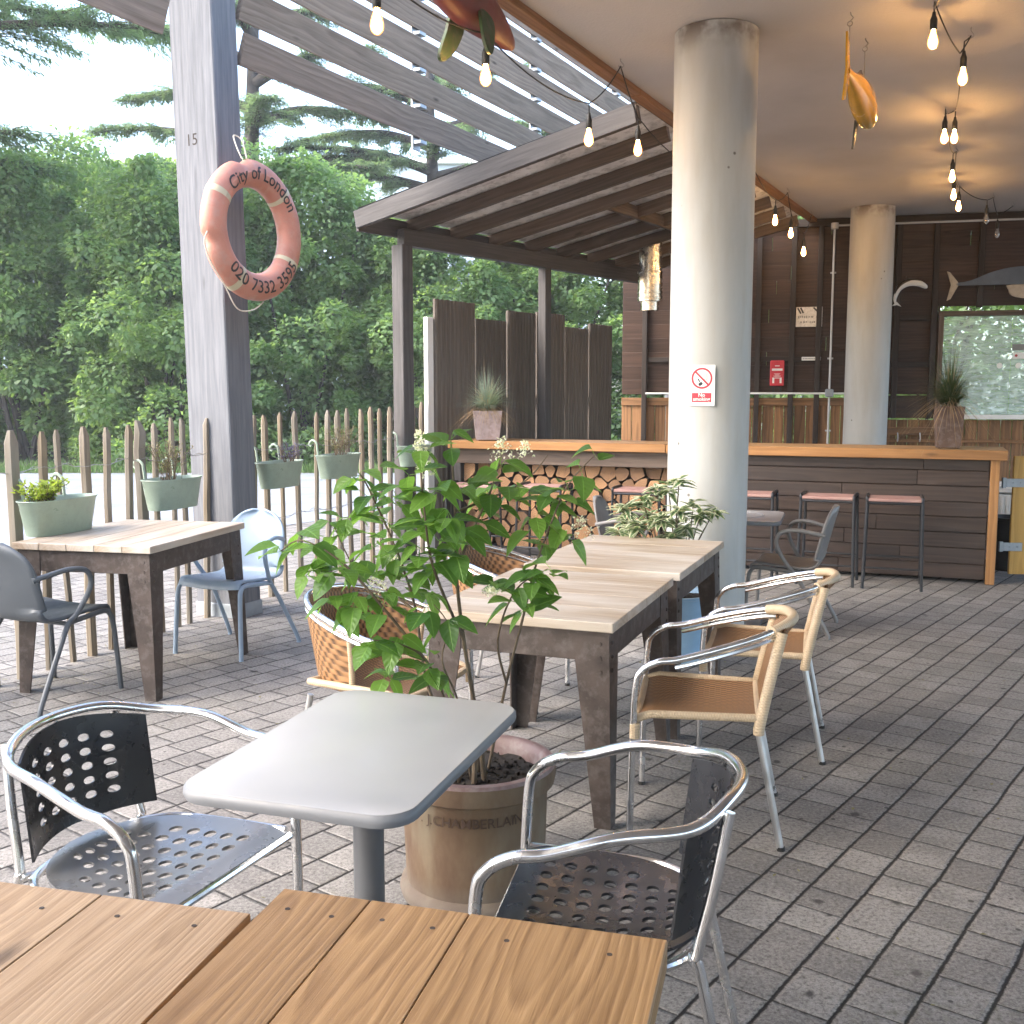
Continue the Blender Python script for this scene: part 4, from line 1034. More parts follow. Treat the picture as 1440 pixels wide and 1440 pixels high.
for ch_ in chE.children:
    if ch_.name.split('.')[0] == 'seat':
        ch_.material_slots[0].link = 'OBJECT'; ch_.material_slots[0].material = M['glare_plate']; ch_['label'] = 'perforated black seat with silvery sky glare in its colour'
def wicker_chair(tub=False):
    t = thing('wicker_chair', 'x', 'chair', (0, 0, 0), 0, 'aluminium and wicker chairs at the joined tables')
    za, zt, hw, yb = .645, .765, .282, -.31
    rail = cat(mirror(bistro_rail(za, zt, hw, yb)), 8)
    MB().tube(rail, .0125, 12).build('arm_rail', M['alu'], t)
    low = [p + V3((0, .0, -.026)) for p in rail if p.y < .1 and p.z > .6 and abs(p.x) > .15]
    for sx in (-1, 1):
        q = [p for p in low if p.x * sx > 0]; MB().tube(q, .0085, 8).build('lower_rail', M['alu'], t)
    top = [p for p in rail if p.y < -.1 and (abs(p.x) < .2 and not tub)] or [rail[0], rail[1]]
    if not tub: MB().tube(top, .0185, 12).build('rail_wrapping', M['cane'], t)
    for sx in (-1, 1):
        MB().tube(cat([(.192 * sx, -.262, .745), (.215 * sx, -.225, .58), (.235 * sx, -.195, .435), (.235 * sx, -.192, .40)], 5) if not tub else cat([(.268 * sx, .015, .64), (.25 * sx, .01, .54), (.235 * sx, .0, .435)], 5), .0195 if not tub else .012, 12).build('upright', M['cane'], t)
        MB().tube([(.235 * sx, -.192, .405), (.25 * sx, -.275, 0)], .0125, 10).build('rear_leg', M['alu_dull'], t)
        MB().tube([(.282 * sx, .226, .375), (.282 * sx, .226, .425)], .018, 10).build('joint_binding', M['cane'], t)
        for y, x in ((-.275, .25), (.24, .268)): MB().lathe([(.014, 0), (.014, .014)], 10, (x * sx, y, 0)).build('foot', M['black_rubber'], t)
    def seat(u, v):
        a = u * 2 - 1; hx = .262 - .03 * v
        return V3((a * hx, .225 - v * .42, .447 - .03 * math.sin(math.pi * v) * (1 - a * a) - .022 * (1 - a * a) * v * 0 + .012 * a * a - .02 * max(0, .1 - v) / .1))
    n = 16; rows = [[seat(i / n, j / n) for i in range(n + 1)] for j in range(n + 1)]
    k = MB(); k.sheet(rows, [(p.x, p.y, 0) for r in rows for p in r]); k.sheet([[p + V3((0, 0, -.012)) for p in r] for r in rows], [(p.x, p.y, 0) for r in rows for p in r]); k.build('seat', M['wicker'], t, 60)
    per = [seat(i / n, 0) for i in range(n + 1)] + [seat(1, j / n) for j in range(1, n + 1)] + [seat(1 - i / n, 1) for i in range(1, n + 1)] + [seat(0, 1 - j / n) for j in range(1, n)]
    MB().tube([p + V3((0, 0, -.004)) for p in per], .0145, 10, True).build('seat_border', M['cane'], t)
    n = 18; rows = []
    if tub:
        tp = [p + V3((0, 0, -.008)) for p in rail if p.y < .02 and p.z > .6]
        for j in range(11):
            q = j / 10
            rows.append([p.lerp(V3((p.x * .86, p.y * .80 - .005, .432)), q) for p in tp])
    else:
        for j in range(13):
            q = j / 12; r = []
            for i in range(n + 1):
                a = i / n * 2 - 1
                bow = -.05 * (1 - abs(a) ** 2.2) * max(0, 1 - q * 5)
                r.append(V3((a * (.195 + .037 * q), -.262 + .067 * q + bow, .757 - .317 * q)))
            rows.append(r)
    k = MB(); k.sheet(rows, [(p.x, p.z, 0) for r in rows for p in r]); k.sheet([[p + V3((0, -.01, 0)) for p in r] for r in rows], [(p.x, p.z, 0) for r in rows for p in r]); k.build('backrest', M['wicker'], t, 60)
    return t
chA = wicker_chair(); chA['label'] = 'wicker and aluminium armchair on the right side of the joined tables, nearer the camera'
chA.location = (.70, 3.70, 0); chA.rotation_euler.z = face((-.98, .2))
copy_thing(chA, (1.115, 4.55, 0), face((-.96, .28)), 'wicker and aluminium armchair on the right side of the joined tables, further back')
chC = wicker_chair(True); chC.location = (-.50, 4.02, 0); chC.rotation_euler.z = face((.90, -.43))
chC['label'] = 'wicker tub armchair half hidden by the leafy plant, nearer, left of the joined tables'
#('wicker armchair half hidden by the leafy plant, nearer on the left of the joined tables')
copy_thing(chC, (-.02, 5.26, 0), face((.94, -.34)), 'wicker tub armchair behind the leafy plant, further back on the left of the joined tables')

def poly_chair():
    t = thing('plastic_armchair', 'x', 'chair', (0, 0, 0), 0, 'plastic armchairs with looped arms')
    pr = [(.235, .405), (.228, .43), (.20, .447), (.1, .44), (-.05, .428), (-.14, .43), (-.185, .455), (-.21, .52), (-.235, .62), (-.262, .73), (-.283, .80), (-.29, .83)]
    pr = [(p.y, p.z) for p in cat([(0, a, b) for a, b in pr], 4)]; rows = []; N = len(pr)
    for i, (y, z) in enumerate(pr):
        hw = .222
        if z > .60: q = min(1, (z - .60) / .232); hw = .222 * (1 - q ** 3.2) ** .5 if q < 1 else .03
        hw = max(hw, .05); r = []
        for j in range(13):
            a = j / 12 * 2 - 1
            r.append(V3((a * hw, y + (.035 * a * a if z > .5 else 0), z + (0 if z > .5 else .012 * a * a))))
        rows.append(r)
    k = MB(); k.sheet(rows); o = k.build('shell', M['poly_dark'], t, 60)
    md = o.modifiers.new('thickness', 'SOLIDIFY'); md.thickness = .014; md.offset = 0
    for sx in (-1, 1):
        MB().tube(cat([(.205 * sx, -.225, .655), (.235 * sx, -.16, .672), (.265 * sx, -.06, .69), (.278 * sx, .03, .675), (.28 * sx, .062, .62), (.272 * sx, .045, .55), (.25 * sx, -.01, .455), (.235 * sx, -.05, .41), (.245 * sx, -.12, .30), (.265 * sx, -.26, .05), (.268 * sx, -.275, .0)], 6), .0135, 10).build('arm_and_rear_leg', M['poly_dark'], t)
        MB().tube(cat([(.235 * sx, -.05, .415), (.228 * sx, .08, .425), (.226 * sx, .185, .432), (.226 * sx, .226, .41), (.232 * sx, .245, .33), (.245 * sx, .265, 0)], 6), .0135, 10).build('front_leg', M['poly_dark'], t)
    MB().tube([(-.235, -.05, .41), (.235, -.05, .41)], .012, 8).build('cross_tube', M['poly_dark'], t)
    return t
chG = poly_chair(); chG['label'] = 'slate grey plastic armchair seen from behind at the left edge'
chG.location = (-2.41, 5.24, 0); chG.rotation_euler.z = face((.42, .91))
n0 = M['poly_dark'].name
copy_thing(chG, (-1.70, 6.27, 0), face((-.40, -.92)), 'pale blue plastic armchair by the foot of the heavy grey post', {n0: M['poly_blue']})
copy_thing(chG, (.86, 7.28, 0), face((.95, -.3)), 'grey plastic armchair left of the thick column, behind the variegated shrub', {n0: M['poly_grey']})
copy_thing(chG, (1.86, 6.83, 0), face((-.92, .38)), 'grey brown plastic armchair drawn up to the small table right of the column', {n0: M['poly_grey']})

# ------------------------------------------------------------------ terracotta pot with the leafy plant
random.seed(33)
PX, PY = -.115, 3.13
pot = thing('potted_plant', 'tall leafy green plant with white blossom in a lettered terracotta pot', 'potted plant', (PX, PY, 0))
prof = [(.215, 0), (.232, .006), (.238, .025), (.232, .045), (.215, .055), (.217, .07), (.222, .2), (.226, .345), (.232, .352), (.247, .360), (.252, .385), (.250, .412)]
MB().lathe(prof, 64, caps=False).build('pot', M['terracotta'], pot, 50)
MB().lathe([(.250, .4125), (.246, .423), (.228, .425), (.218, .418), (.208, .395), (.204, .36)], 64, caps=False).build('rim', M['rim'], pot, 50)
k = MB(); rows = []
for i in range(15):
    rows.append([V3((.0145 * i * math.cos(a), .0145 * i * math.sin(a), .372 + rnd(-.006, .009))) for a in [2 * math.pi * q / 48 for q in range(49)]])
k.sheet(rows)
for i in range(220):
    a, r_ = rnd(0, 6.3), .2 * math.sqrt(random.random()); s_ = rnd(.004, .011)
    k.box((r_ * math.cos(a), r_ * math.sin(a), .376), (s_, s_ * rnd(.6, 1.2), s_), Matrix.Rotation(rnd(0, 3), 3, V3((rnd(-1, 1), rnd(-1, 1), 1)).normalized()), b=.001)
k.build('soil', M['soil'], pot, 80)
def on_pot(x, y, a0, e=.0032): a = a0 + x / .226; return V3(((.2262 + e) * math.cos(a), (.2262 + e) * math.sin(a), .292 + y))
M['stamp'] = plain('stamped letters', (.05, .028, .018), .85, 0, .3, 30)
for txt, a0 in (('D', -146), ('.', -138), ('.', -131.5), ('J.CHAMBERLAIN', -88)):
    vs, fs = text2d(txt, .042, .0003, .012); MB().add([on_pot(x, y, R(a0)) for x, y in vs], fs).build('stamped_lettering', M['stamp'], pot)
for dx, dy, h in ((-.05, -.06, .13), (.0, -.09, .09), (-.1, -.02, .08), (.03, -.05, .14)):
    MB().tube([(dx, dy, .37), (dx + rnd(-.03, .03), dy, .37 + h)], [.009, .008], 8).build('cut_stump', M['stem'], pot)
LOFF = V3((PX, PY, 0))
def lp_(x, y, Y): return at(x, y, Y) - LOFF
base = V3((-.01, .0, .37))
stems = [
    ([base + V3((.02, .02, 0)), lp_(668, 1000, 3.1), lp_(652, 900, 3.08), lp_(641, 800, 3.06), lp_(640, 720, 3.05), lp_(634, 620, 3.04)], .0085),
    ([base + V3((-.03, .03, 0)), lp_(600, 960, 3.14), lp_(585, 860, 3.12), lp_(560, 780, 3.1), lp_(520, 690, 3.1), lp_(505, 665, 3.08)], .006),
    ([lp_(652, 900, 3.08), lp_(610, 800, 3.0), lp_(597, 720, 2.98), lp_(590, 640, 2.96)], .0055),
    ([lp_(641, 800, 3.06), lp_(672, 730, 3.1), lp_(690, 690, 3.12), lp_(705, 640, 3.13)], .005),
    ([base + V3((.05, .05, 0)), lp_(712, 960, 3.15), lp_(735, 870, 3.12), lp_(752, 800, 3.1), lp_(775, 735, 3.1), lp_(800, 680, 3.1), lp_(836, 640, 3.1)], .0055),
    ([lp_(640, 720, 3.05), lp_(690, 700, 3.2), lp_(740, 675, 3.25), lp_(770, 640, 3.25)], .0045),
    ([base + V3((-.05, -.02, 0)), lp_(630, 1000, 3.02), lp_(600, 930, 2.98), lp_(560, 905, 2.95), lp_(520, 900, 2.93)], .0045),
    ([lp_(600, 930, 2.98), lp_(535, 850, 2.95), lp_(480, 790, 2.95), lp_(425, 760, 2.96), lp_(395, 775, 2.96)], .005),
    ([lp_(712, 960, 3.15), lp_(700, 900, 3.0), lp_(725, 830, 2.98), lp_(770, 800, 2.97)], .0045),
    ([base + V3((0, -.05, 0)), lp_(645, 990, 2.98), lp_(622, 930, 2.96), lp_(630, 880, 2.95), lp_(610, 850, 2.95)], .004),
    ([lp_(585, 860, 3.12), lp_(545, 830, 3.2), lp_(500, 800, 3.25), lp_(470, 740, 3.25)], .0045),
]
lf, fl_ = MB(), MB()
for pts, r in stems:
    p = cat(pts, 5); n = len(p)
    MB().tube(p, [r * (1 - .7 * i / n) for i in range(n)], 7).build('stem', M['stem'], pot, 60)
def cluster(x, y, Y, n, spread, L=.088, up=.15, bright=0):
    c = lp_(x, y, Y)
    a0 = rnd(0, 6.28)
    for i in range(int(n * 1.02)):
        a = a0 + i * 2.4 + rnd(-.3, .3)
        hd = V3((math.cos(a), math.sin(a) * .9, 0)); l_ = L * rnd(.75, 1.2)
        b = c + hd * spread * rnd(.12, .5) + V3((0, 0, rnd(-.5, .5) * spread))
        d = hd + V3((0, 0, rnd(-1.25, .3) + up))
        nr = V3((rnd(-.35, .35), rnd(-.35, .35) - .25, 1))
        lf.leaf(b, d, nr, l_, l_ * rnd(.58, .72), rnd(.05, .35), rnd(.1, .4), 6)
        lf.tube([c + (b - c) * .1, b], .0011, 4)
for x, y, Y, n, s_ in [(634, 618, 3.04, 5, .06), (590, 640, 2.97, 6, .06), (575, 668, 2.98, 4, .06), (612, 690, 2.98, 7, .075), (650, 680, 3.05, 6, .07), (600, 740, 2.98, 7, .08), (645, 750, 3.06, 7, .08), (690, 700, 3.12, 6, .075), (705, 655, 3.13, 4, .05),
        (676, 735, 3.1, 5, .07), (740, 690, 3.25, 5, .06), (752, 735, 3.1, 5, .07), (775, 710, 3.1, 6, .075), (800, 690, 3.1, 6, .07), (818, 665, 3.1, 3, .06), (836, 640, 3.1, 2, .04), (792, 748, 3.12, 4, .06), (765, 765, 3.12, 3, .05),
        (505, 668, 3.08, 5, .06), (520, 700, 3.1, 6, .07), (545, 735, 3.1, 6, .08), (490, 728, 3.25, 6, .07), (470, 745, 3.25, 5, .06), (455, 775, 3.2, 6, .07), (425, 758, 2.96, 5, .07), (395, 775, 2.96, 4, .06), (440, 800, 2.96, 6, .075),
        (480, 800, 2.95, 8, .08), (520, 800, 3.2, 6, .08), (500, 850, 2.95, 7, .08), (540, 850, 2.95, 7, .08), (575, 820, 3.1, 7, .08), (560, 780, 3.1, 6, .08), (610, 800, 3.0, 6, .08), (600, 850, 2.95, 6, .07), (470, 845, 2.95, 5, .07), (590, 770, 2.98, 6, .08), (640, 790, 3.0, 4, .06), (560, 700, 3.05, 5, .07), (715, 690, 3.15, 4, .06), (628, 715, 2.96, 6, .07), (525, 770, 3.0, 6, .08),
        (560, 905, 2.95, 6, .07), (520, 905, 2.93, 4, .06), (600, 930, 2.97, 6, .07), (545, 945, 2.95, 5, .06), (610, 955, 2.98, 5, .06), (630, 880, 2.95, 5, .06),
        (700, 820, 2.98, 5, .06), (725, 835, 2.98, 7, .07), (750, 810, 2.97, 6, .06), (775, 800, 2.97, 4, .05), (740, 855, 2.98, 5, .06)]:
    cluster(x, y, Y, n, s_)
lf.build('foliage', M['lilac'], pot, 80)
for x, y, Y, h, w in [(600, 668, 2.97, .085, .03), (592, 640, 2.97, .07, .03), (705, 640, 3.13, .05, .045), (735, 640, 3.14, .04, .035), (820, 752, 3.1, .05, .05), (530, 830, 3.2, .05, .05), (555, 800, 3.2, .04, .04), (690, 835, 2.97, .02, .03)]:
    c = lp_(x, y, Y); dirn = V3((rnd(-.3, .3), rnd(-.2, .2), 1))
    for i in range(90):
        t = random.random(); w_ = w * (1 - .75 * t); a = rnd(0, 6.3)
        fl_.chip(c + dirn * (t * h) + V3((math.cos(a), math.sin(a), rnd(-.5, .5))) * (w_ * random.random() ** .5), (rnd(-1, 1), rnd(-1, 1), rnd(-1, 1)), (rnd(-1, 1), rnd(-1, 1), 1), .011, .007)
fl_.build('blossom', M['flower'], pot, 80)

# variegated shrub in the blue pot
bx, by = .95, 5.93
bp = thing('potted_shrub', 'variegated cream and green shrub in a pale blue pot beside the thick column', 'potted plant', (bx, by, 0))
MB().lathe([(.135, 0), (.14, .003), (.205, .395), (.215, .4), (.215, .415), (.20, .415), (.19, .33)], 40).build('pot', M['blue_pot'], bp)
k = MB(); k.sheet([[V3((.024 * i * math.cos(a), .024 * i * math.sin(a), .37 + rnd(-.01, .02))) for a in [2 * math.pi * q / 24 for q in range(25)]] for i in range(9)]); k.build('soil', M['soil'], bp, 80)
lf = MB(); BO = V3((bx, by, 0))
for x, y, Y, n in [(880, 715, 5.8, 16), (905, 705, 5.85, 16), (925, 690, 5.9, 14), (895, 740, 5.75, 18), (930, 730, 5.75, 18), (955, 720, 5.8, 14), (945, 755, 5.75, 14), (905, 765, 5.8, 14), (870, 750, 5.85, 12), (985, 725, 5.95, 14), (1005, 718, 6.0, 10), (965, 745, 5.9, 10), (940, 685, 6.0, 9), (955, 677, 6.0, 7), (880, 735, 6.0, 12), (915, 725, 6.05, 14), (950, 735, 6.05, 10), (975, 710, 6.0, 6)]:
    c = at(x, y, Y) - BO; base_ = V3((rnd(-.04, .04), rnd(-.04, .04), .36))
    MB().tube(cat([base_, base_.lerp(c, .5) + V3((rnd(-.04, .04), rnd(-.04, .04), .03)), c], 5), [.006 - .0003 * i for i in range(11)], 6).build('stem', M['stem'], bp, 60)
    for i in range(n * 2):
        a = i * 2.4 + rnd(-.4, .4); el = rnd(-.3, .75)
        d = V3((math.cos(a), math.sin(a), el)); L = rnd(.07, .115)
        lf.leaf(c + V3((rnd(-.012, .012), rnd(-.012, .012), rnd(-.035, .02))), d, (rnd(-.2, .2), rnd(-.3, .1), 1), L, L * .42, rnd(.1, .45), .25, 4)
lf.build('foliage', M['varieg'], bp, 80)

# grass pots on the counter
def grass_pot(label, p, rz, w, h, mat, blades, Lr):
    t = thing('grass_planter', label, 'potted plant', p, rz); k = MB(); q = w * .4
    k.sheet([[V3((a * s_, b * s_, z)) for a, b in ((-1, -1), (1, -1), (1, 1), (-1, 1), (-1, -1))] for s_, z in ((q, 0.012), (w / 2, h), (w / 2 - .008, h), (q * .99, .05))])
    k.f.append((3, 2, 1, 0)); k.mi.append(0)
    for a in (-1, 1):
        for b in (-1, 1): k.box((a * q * .85, b * q * .85, .008), (.02, .02, .014), b=.002)
    k.build('pot', M[mat], t, 20)
    MB().box((0, 0, h - .03), (w * .92, w * .92, .02)).build('soil', M['soil'], t)
    for m, n, dr in blades:
        g = MB()
        for i in range(n):
            a = rnd(0, 6.283); ou = random.random() ** .6; L = Lr * rnd(.6, 1.1); b = V3((math.cos(a) * w * .2 * random.random(), math.sin(a) * w * .2 * random.random(), h - .02))
            hd = V3((math.cos(a), math.sin(a), 0)); pts = []
            for s_ in range(5):
                u = s_ / 4; pts.append(b + hd * (L * ou * (.25 * u + .75 * u * u) * (1.0 if not dr else 1.05)) + V3((0, 0, L * (u * (1.15 - .5 * ou) - (.55 + dr) * ou * u * u))))
            sd_ = V3((-math.sin(a), math.cos(a), 0)); r_ = random.random(); w_ = .0036
            vs = []; gs = []
            for s_, p_ in enumerate(pts):
                ww = w_ * (1 - s_ / 4.2)
                vs += [p_ - sd_ * ww, p_ + sd_ * ww]; gs += [(s_ / 4, -1, r_), (s_ / 4, 1, r_)]
            g.add(vs, [(2 * s_, 2 * s_ + 1, 2 * s_ + 3, 2 * s_ + 2) for s_ in range(4)], gs)
        g.build('grass_blades', M[m], t, 80)
gp1 = barpt(-4.58, .10, 1.103); gp2 = barpt(-.40, .18, 1.103)
grass_pot('blue grey fescue in a square pale rusty pot on the left end of the bar', gp1, BRZ + .45, .28, .29, 'pale_pot', (('fescue', 700, 0), ('fescue_dry', 260, .75)), .46)
grass_pot('dark sedge with straw blades in a rusty pot on the right end of the bar', gp2, BRZ + .12, .22, .35, 'corten', (('sedge', 620, .05), ('fescue_dry', 170, .85)), .56)

# ------------------------------------------------------------------ hanging and wall fish
def fish_body(L, prof, name, mat, parent, n=24, m=20):
    # prof: list of (t, half width, z low, z high); body along local y
    ks = cat([(t, w, (a + b) / 2) for t, w, a, b in prof], 3); hs = cat([(t, (b - a) / 2, 0) for t, w, a, b in prof], 3); rows = []
    for q, h in zip(ks, hs): rows.append([V3((q.y * math.cos(a), (q.x - .5) * L, q.z + h.y * math.sin(a))) for a in [2 * math.pi * i / n for i in range(n + 1)]])
    return MB().sheet(rows).build(name, mat, parent, 60)
fy = thing('hanging_fish', 'gold painted wooden fish with black fins hung from the ceiling on two chains', 'fish ornament', (2.10, 6.52, 3.35), face((.47, .88)))
fy.rotation_euler.x = R(-6)
fish_body(.86, [(0.06, .012, -.03, .03), (.2, .03, -.045, .045), (.45, .065, -.10, .105), (.7, .075, -.12, .115), (.88, .06, -.1, .07), (.93, .05, -.08, .05)], 'body', M['fish_yellow'], fy)
fish_body(.86, [(.93, .05, -.08, .05), (.97, .04, -.06, .03), (1.02, .016, -.035, .005), (1.03, .004, -.02, -.01)], 'head', M['fish_orange'], fy)
k = MB(); k.prism([(-.006, -.33, .0), (-.006, -.43, .16), (-.006, -.47, .19), (-.006, -.43, 0), (-.006, -.48, -.2), (-.006, -.43, -.18)], (.012, 0, 0)); k.build('tail', M['fish_yellow'], fy)
for sx in (-1,):
    k = MB(); k.prism([(.045 * sx, .19, -.08), (.045 * sx, .25, -.1), (.065 * sx, .26, -.24), (.06 * sx, .22, -.25)], (.012 * sx, 0, 0)); k.build('fin', M['fish_black'], fy)
k = MB(); k.prism([(-.006, -.1, .09), (-.006, .2, .11), (-.006, .0, .15)], (.012, 0, 0)); k.build('back_fin', M['fish_black'], fy)
k = MB(); k.tube(cat([(-.02, -.3, .01), (-.062, -.08, .03), (-.074, .1, .02), (-.066, .28, .0)], 6), .008, 6); k.build('flank_stripe', M['fish_black'], fy)
def chain(parent, p0, p1):
    p0, p1 = V3(p0), V3(p1); k = MB(); k.tube([p0, p1], .0035, 6)
    k.tube([p1 + V3((.014 * math.cos(a), 0, .014 + .014 * math.sin(a))) for a in [2 * math.pi * i / 12 for i in range(12)]], .003, 5, True)
    k.tube(cat([p1 + V3((0, 0, .028)), p1 + V3((.016, 0, .045)), p1 + V3((.004, 0, .062)), p1 + V3((0, 0, .08))], 4), .003, 5)
    k.build('hanging_chain', M['wire'], parent)
ci = fy.rotation_euler.to_matrix().inverted()
for py, zz in ((-.37, .03), (.12, .11)):
    a = V3((0, py, zz)); w = fy.rotation_euler.to_matrix() @ a + fy.location; top = ci @ (V3((w.x, w.y, ZC - .08)) - fy.location)
    chain(fy, a, top)
fr = thing('hanging_fish', 'faded red wooden fish with green fins hung near the ceiling edge', 'fish ornament', (-.27, 5.32, 3.50), face((.40, .90)))
fr.rotation_euler.x = R(-4)
fish_body(1.35, [(0, .01, -.03, .03), (.15, .03, -.05, .05), (.4, .085, -.12, .14), (.62, .095, -.12, .15), (.82, .07, -.085, .1), (.95, .04, -.055, .04), (1.0, .014, -.03, .005)], 'body', M['fish_red'], fr)
for sx in (-1, 1):
    k = MB(); q = cat([(.0, .10, -.05), (.0, .24, -.06), (.05, .20, -.19), (.10, .12, -.27), (.09, .07, -.25), (.03, .08, -.14)], 4, True)
    k.prism([((.075 + p.x * .5) * sx, p.y, p.z) for p in q], (.016 * sx, 0, 0)); k.build('fin', M['fish_green'], fr)
k = MB(); k.prism([(-.008, -.63, 0), (-.008, -.8, .17), (-.008, -.76, 0), (-.008, -.8, -.14)], (.016, 0, 0)); k.build('tail', M['fish_red'], fr)
ci = fr.rotation_euler.to_matrix().inverted()
for py, zz in ((.28, .13), (-.35, .1)):
    a = V3((0, py, zz)); w = fr.rotation_euler.to_matrix() @ a + fr.location; chain(fr, a, ci @ (V3((w.x, w.y, ZC - .08)) - fr.location))
dl = wallthing('wall_fish', 'small curved white and black leaping dolphin ornament on the back wall', 'fish ornament', 1.17, 2.79, .09)
k = MB(); q = cat([(.2, 0, .05), (.1, 0, .105), (-.02, 0, .11), (-.12, 0, .05), (-.165, 0, -.06), (-.16, 0, -.13)], 5); k.tube(q, [.010 + .030 * math.sin(math.pi * min(1, (i / (len(q) - 1)) ** .6)) for i in range(len(q))], 12); k.build('body', M['white'], dl, 60)
k = MB(); q2 = [p + V3((.0, -.004, .024)) for p in q[1:-2]]; k.tube(q2, [.004 + .027 * math.sin(math.pi * i / (len(q2) - 1)) for i in range(len(q2))], 10); k.build('dark_back', M['fish_black'], dl, 60)
k = MB(); k.prism([(-.16, -.006, -.12), (-.2, -.006, -.16), (-.14, -.006, -.15), (-.09, -.006, -.17), (-.145, -.006, -.11)], (0, .012, 0)); k.build('tail', M['white'], dl)
k = MB(); k.prism([(.02, -.006, .13), (-.05, -.006, .2), (-.04, -.006, .13)], (0, .012, 0)); k.build('back_fin', M['fish_black'], dl)
gf = wallthing('wall_fish', 'large flat slate blue and cream fish cut from board over the hatch window', 'fish ornament', 2.62, 2.87, .09)
up = cat([(-.92, 0, .02), (-.75, 0, .05), (-.5, 0, .15), (-.2, 0, .2), (.4, 0, .2), (.8, 0, .12), (1.0, 0, .0)], 5); mid = [(1.0, 0, .0), (.4, 0, .0), (-.3, 0, -.01), (-.75, 0, -.01), (-.92, 0, -.01)]
MB().prism(list(up) + [V3(p) for p in mid[1:]], (0, .03, 0)).build('back', M['fish_grey'], gf)
lo = cat([(.98, 0, -.012), (.7, 0, -.13), (.2, 0, -.19), (-.25, 0, -.16), (-.34, 0, -.06), (-.36, 0, -.022)], 5)
MB().prism(list(lo) + [V3((-.3, 0, -.014)), V3((.4, 0, -.006))], (0, .03, 0)).build('belly', M['fish_cream'], gf)
MB().prism([(-.9, 0, .025), (-1.0, 0, .15), (-1.03, 0, .16), (-.98, 0, .0), (-1.02, 0, -.19), (-.98, 0, -.17), (-.9, 0, -.015)], (0, .03, 0)).build('tail', M['fish_cream'], gf)
MB().lathe([(.018, 0), (.016, .006), (0, .008)], 12, (.75, -.001, .05), Matrix.Rotation(R(90), 3, 'X')).build('eye', M['white'], gf)

# ------------------------------------------------------------------ string lights
def sagcurve(pts, sag):
    out = []
    for a, b in zip(pts[:-1], pts[1:]):
        for i in range(8):
            t = i / 8; out.append(a.lerp(b, t) - V3((0, 0, sag * (b - a).length * 4 * t * (1 - t))))
    return out + [pts[-1]]
def string(label, nodes, bulbs, hooks):
    t = thing('string_lights', label, 'string lights', (0, 0, 0), 0)
    MB().tube(sagcurve(nodes, .05), .0042, 7).build('cable', M['black_rubber'], t)
    for h in hooks: MB().tube(cat([(h.x, h.y, ZC - .002), (h.x, h.y, ZC - .02), (h.x + .018, h.y, ZC - .045), (h.x, h.y, ZC - .062), (h.x - .014, h.y, ZC - .045)], 4), .0028, 6).build('ceiling_hook', M['wire'], t)
    for p, on in bulbs:
        k = MB(); k.lathe([(.009, .14), (.012, .12), (.018, .105), (.0195, .10), (.0195, .048), (.017, .045)], 16, p); k.tube([p + V3((0, 0, .13)), p + V3((0, 0, .19))], .0042, 6)
        so = k.build('socket', M['black_rubber'], t, 40)
        k = MB(); k.lathe([(.0135, .046), (.016, .03), (.024, .008), (.0295, -.015), (.0295, -.03), (.024, -.047), (.013, -.058), (0, -.061)], 20, p)
        k.build('bulb', M['lit'] if on else M['unlit'], so, 60)
HK = onz(873, 82, ZC); UPV = V3((0, 0, .195))
bl = [(onplane(530, 28, HK, D1), 1), (onplane(683, 104, HK, D1), 1), (onplane(828, 192, HK, D1), 1), (onplane(897, 207, HK, D1), 1), (onplane(1055, 266, HK, D1), 0), (onplane(1090, 309, HK, D1), 1), (onplane(1112, 327, HK, D1), 1), (onplane(1130, 353, HK, D1), 1)]
hooks = [onz(1055, 232, ZC), onz(1108, 264, ZC), onz(1141, 297, ZC)]
hk = V3((0, 0, -.05))
n = [V3((-1.3, 3.1, 3.55)), bl[0][0] + UPV, bl[1][0] + UPV, bl[2][0] + UPV, HK + hk, bl[3][0] + UPV, hooks[0] + V3((-.5, -.9, -.22)), hooks[0] + hk, bl[4][0] + UPV + V3((.05, .08, 0)), bl[5][0] + UPV, hooks[1] + hk, bl[6][0] + UPV, bl[7][0] + UPV, hooks[2] + hk]
string('string of warm bulbs looped along the timber edge of the ceiling', n, bl, [HK] + hooks)
hr = [onz(1316, -4, ZC), onz(1366, 38, ZC), onz(1330, 150, ZC), onz(1345, 205, ZC), onz(1347, 255, ZC), onz(1397, 271, ZC), onz(1425, 283, ZC)]
br = [(at(1312, 54, 6.05), 1), (at(1354, 106, 6.5), 1), (at(1328, 191, 8.15), 1), (at(1342, 191, 8.3), 1), (at(1339, 247, 9.5), 1), (at(1341, 273, 10.6), 1), (at(1348, 289, 11.1), 1), (at(1387, 307, 11.6), 0), (at(1402, 327, 12.0), 0)]
n = [V3((2.0, 4.9, 3.66)), hr[0] + hk, br[0][0] + UPV, hr[1] + hk + V3((-.06, 0, -.1)), hr[1] + hk, br[1][0] + UPV, br[3][0] + UPV, hr[2] + hk, br[2][0] + UPV, br[4][0] + UPV, hr[3] + hk, br[5][0] + UPV, hr[4] + hk, br[6][0] + UPV, br[7][0] + UPV, hr[5] + hk, br[8][0] + UPV, hr[6] + hk]
string('string of warm bulbs zigzagging across the ceiling at the right', n, br, hr)

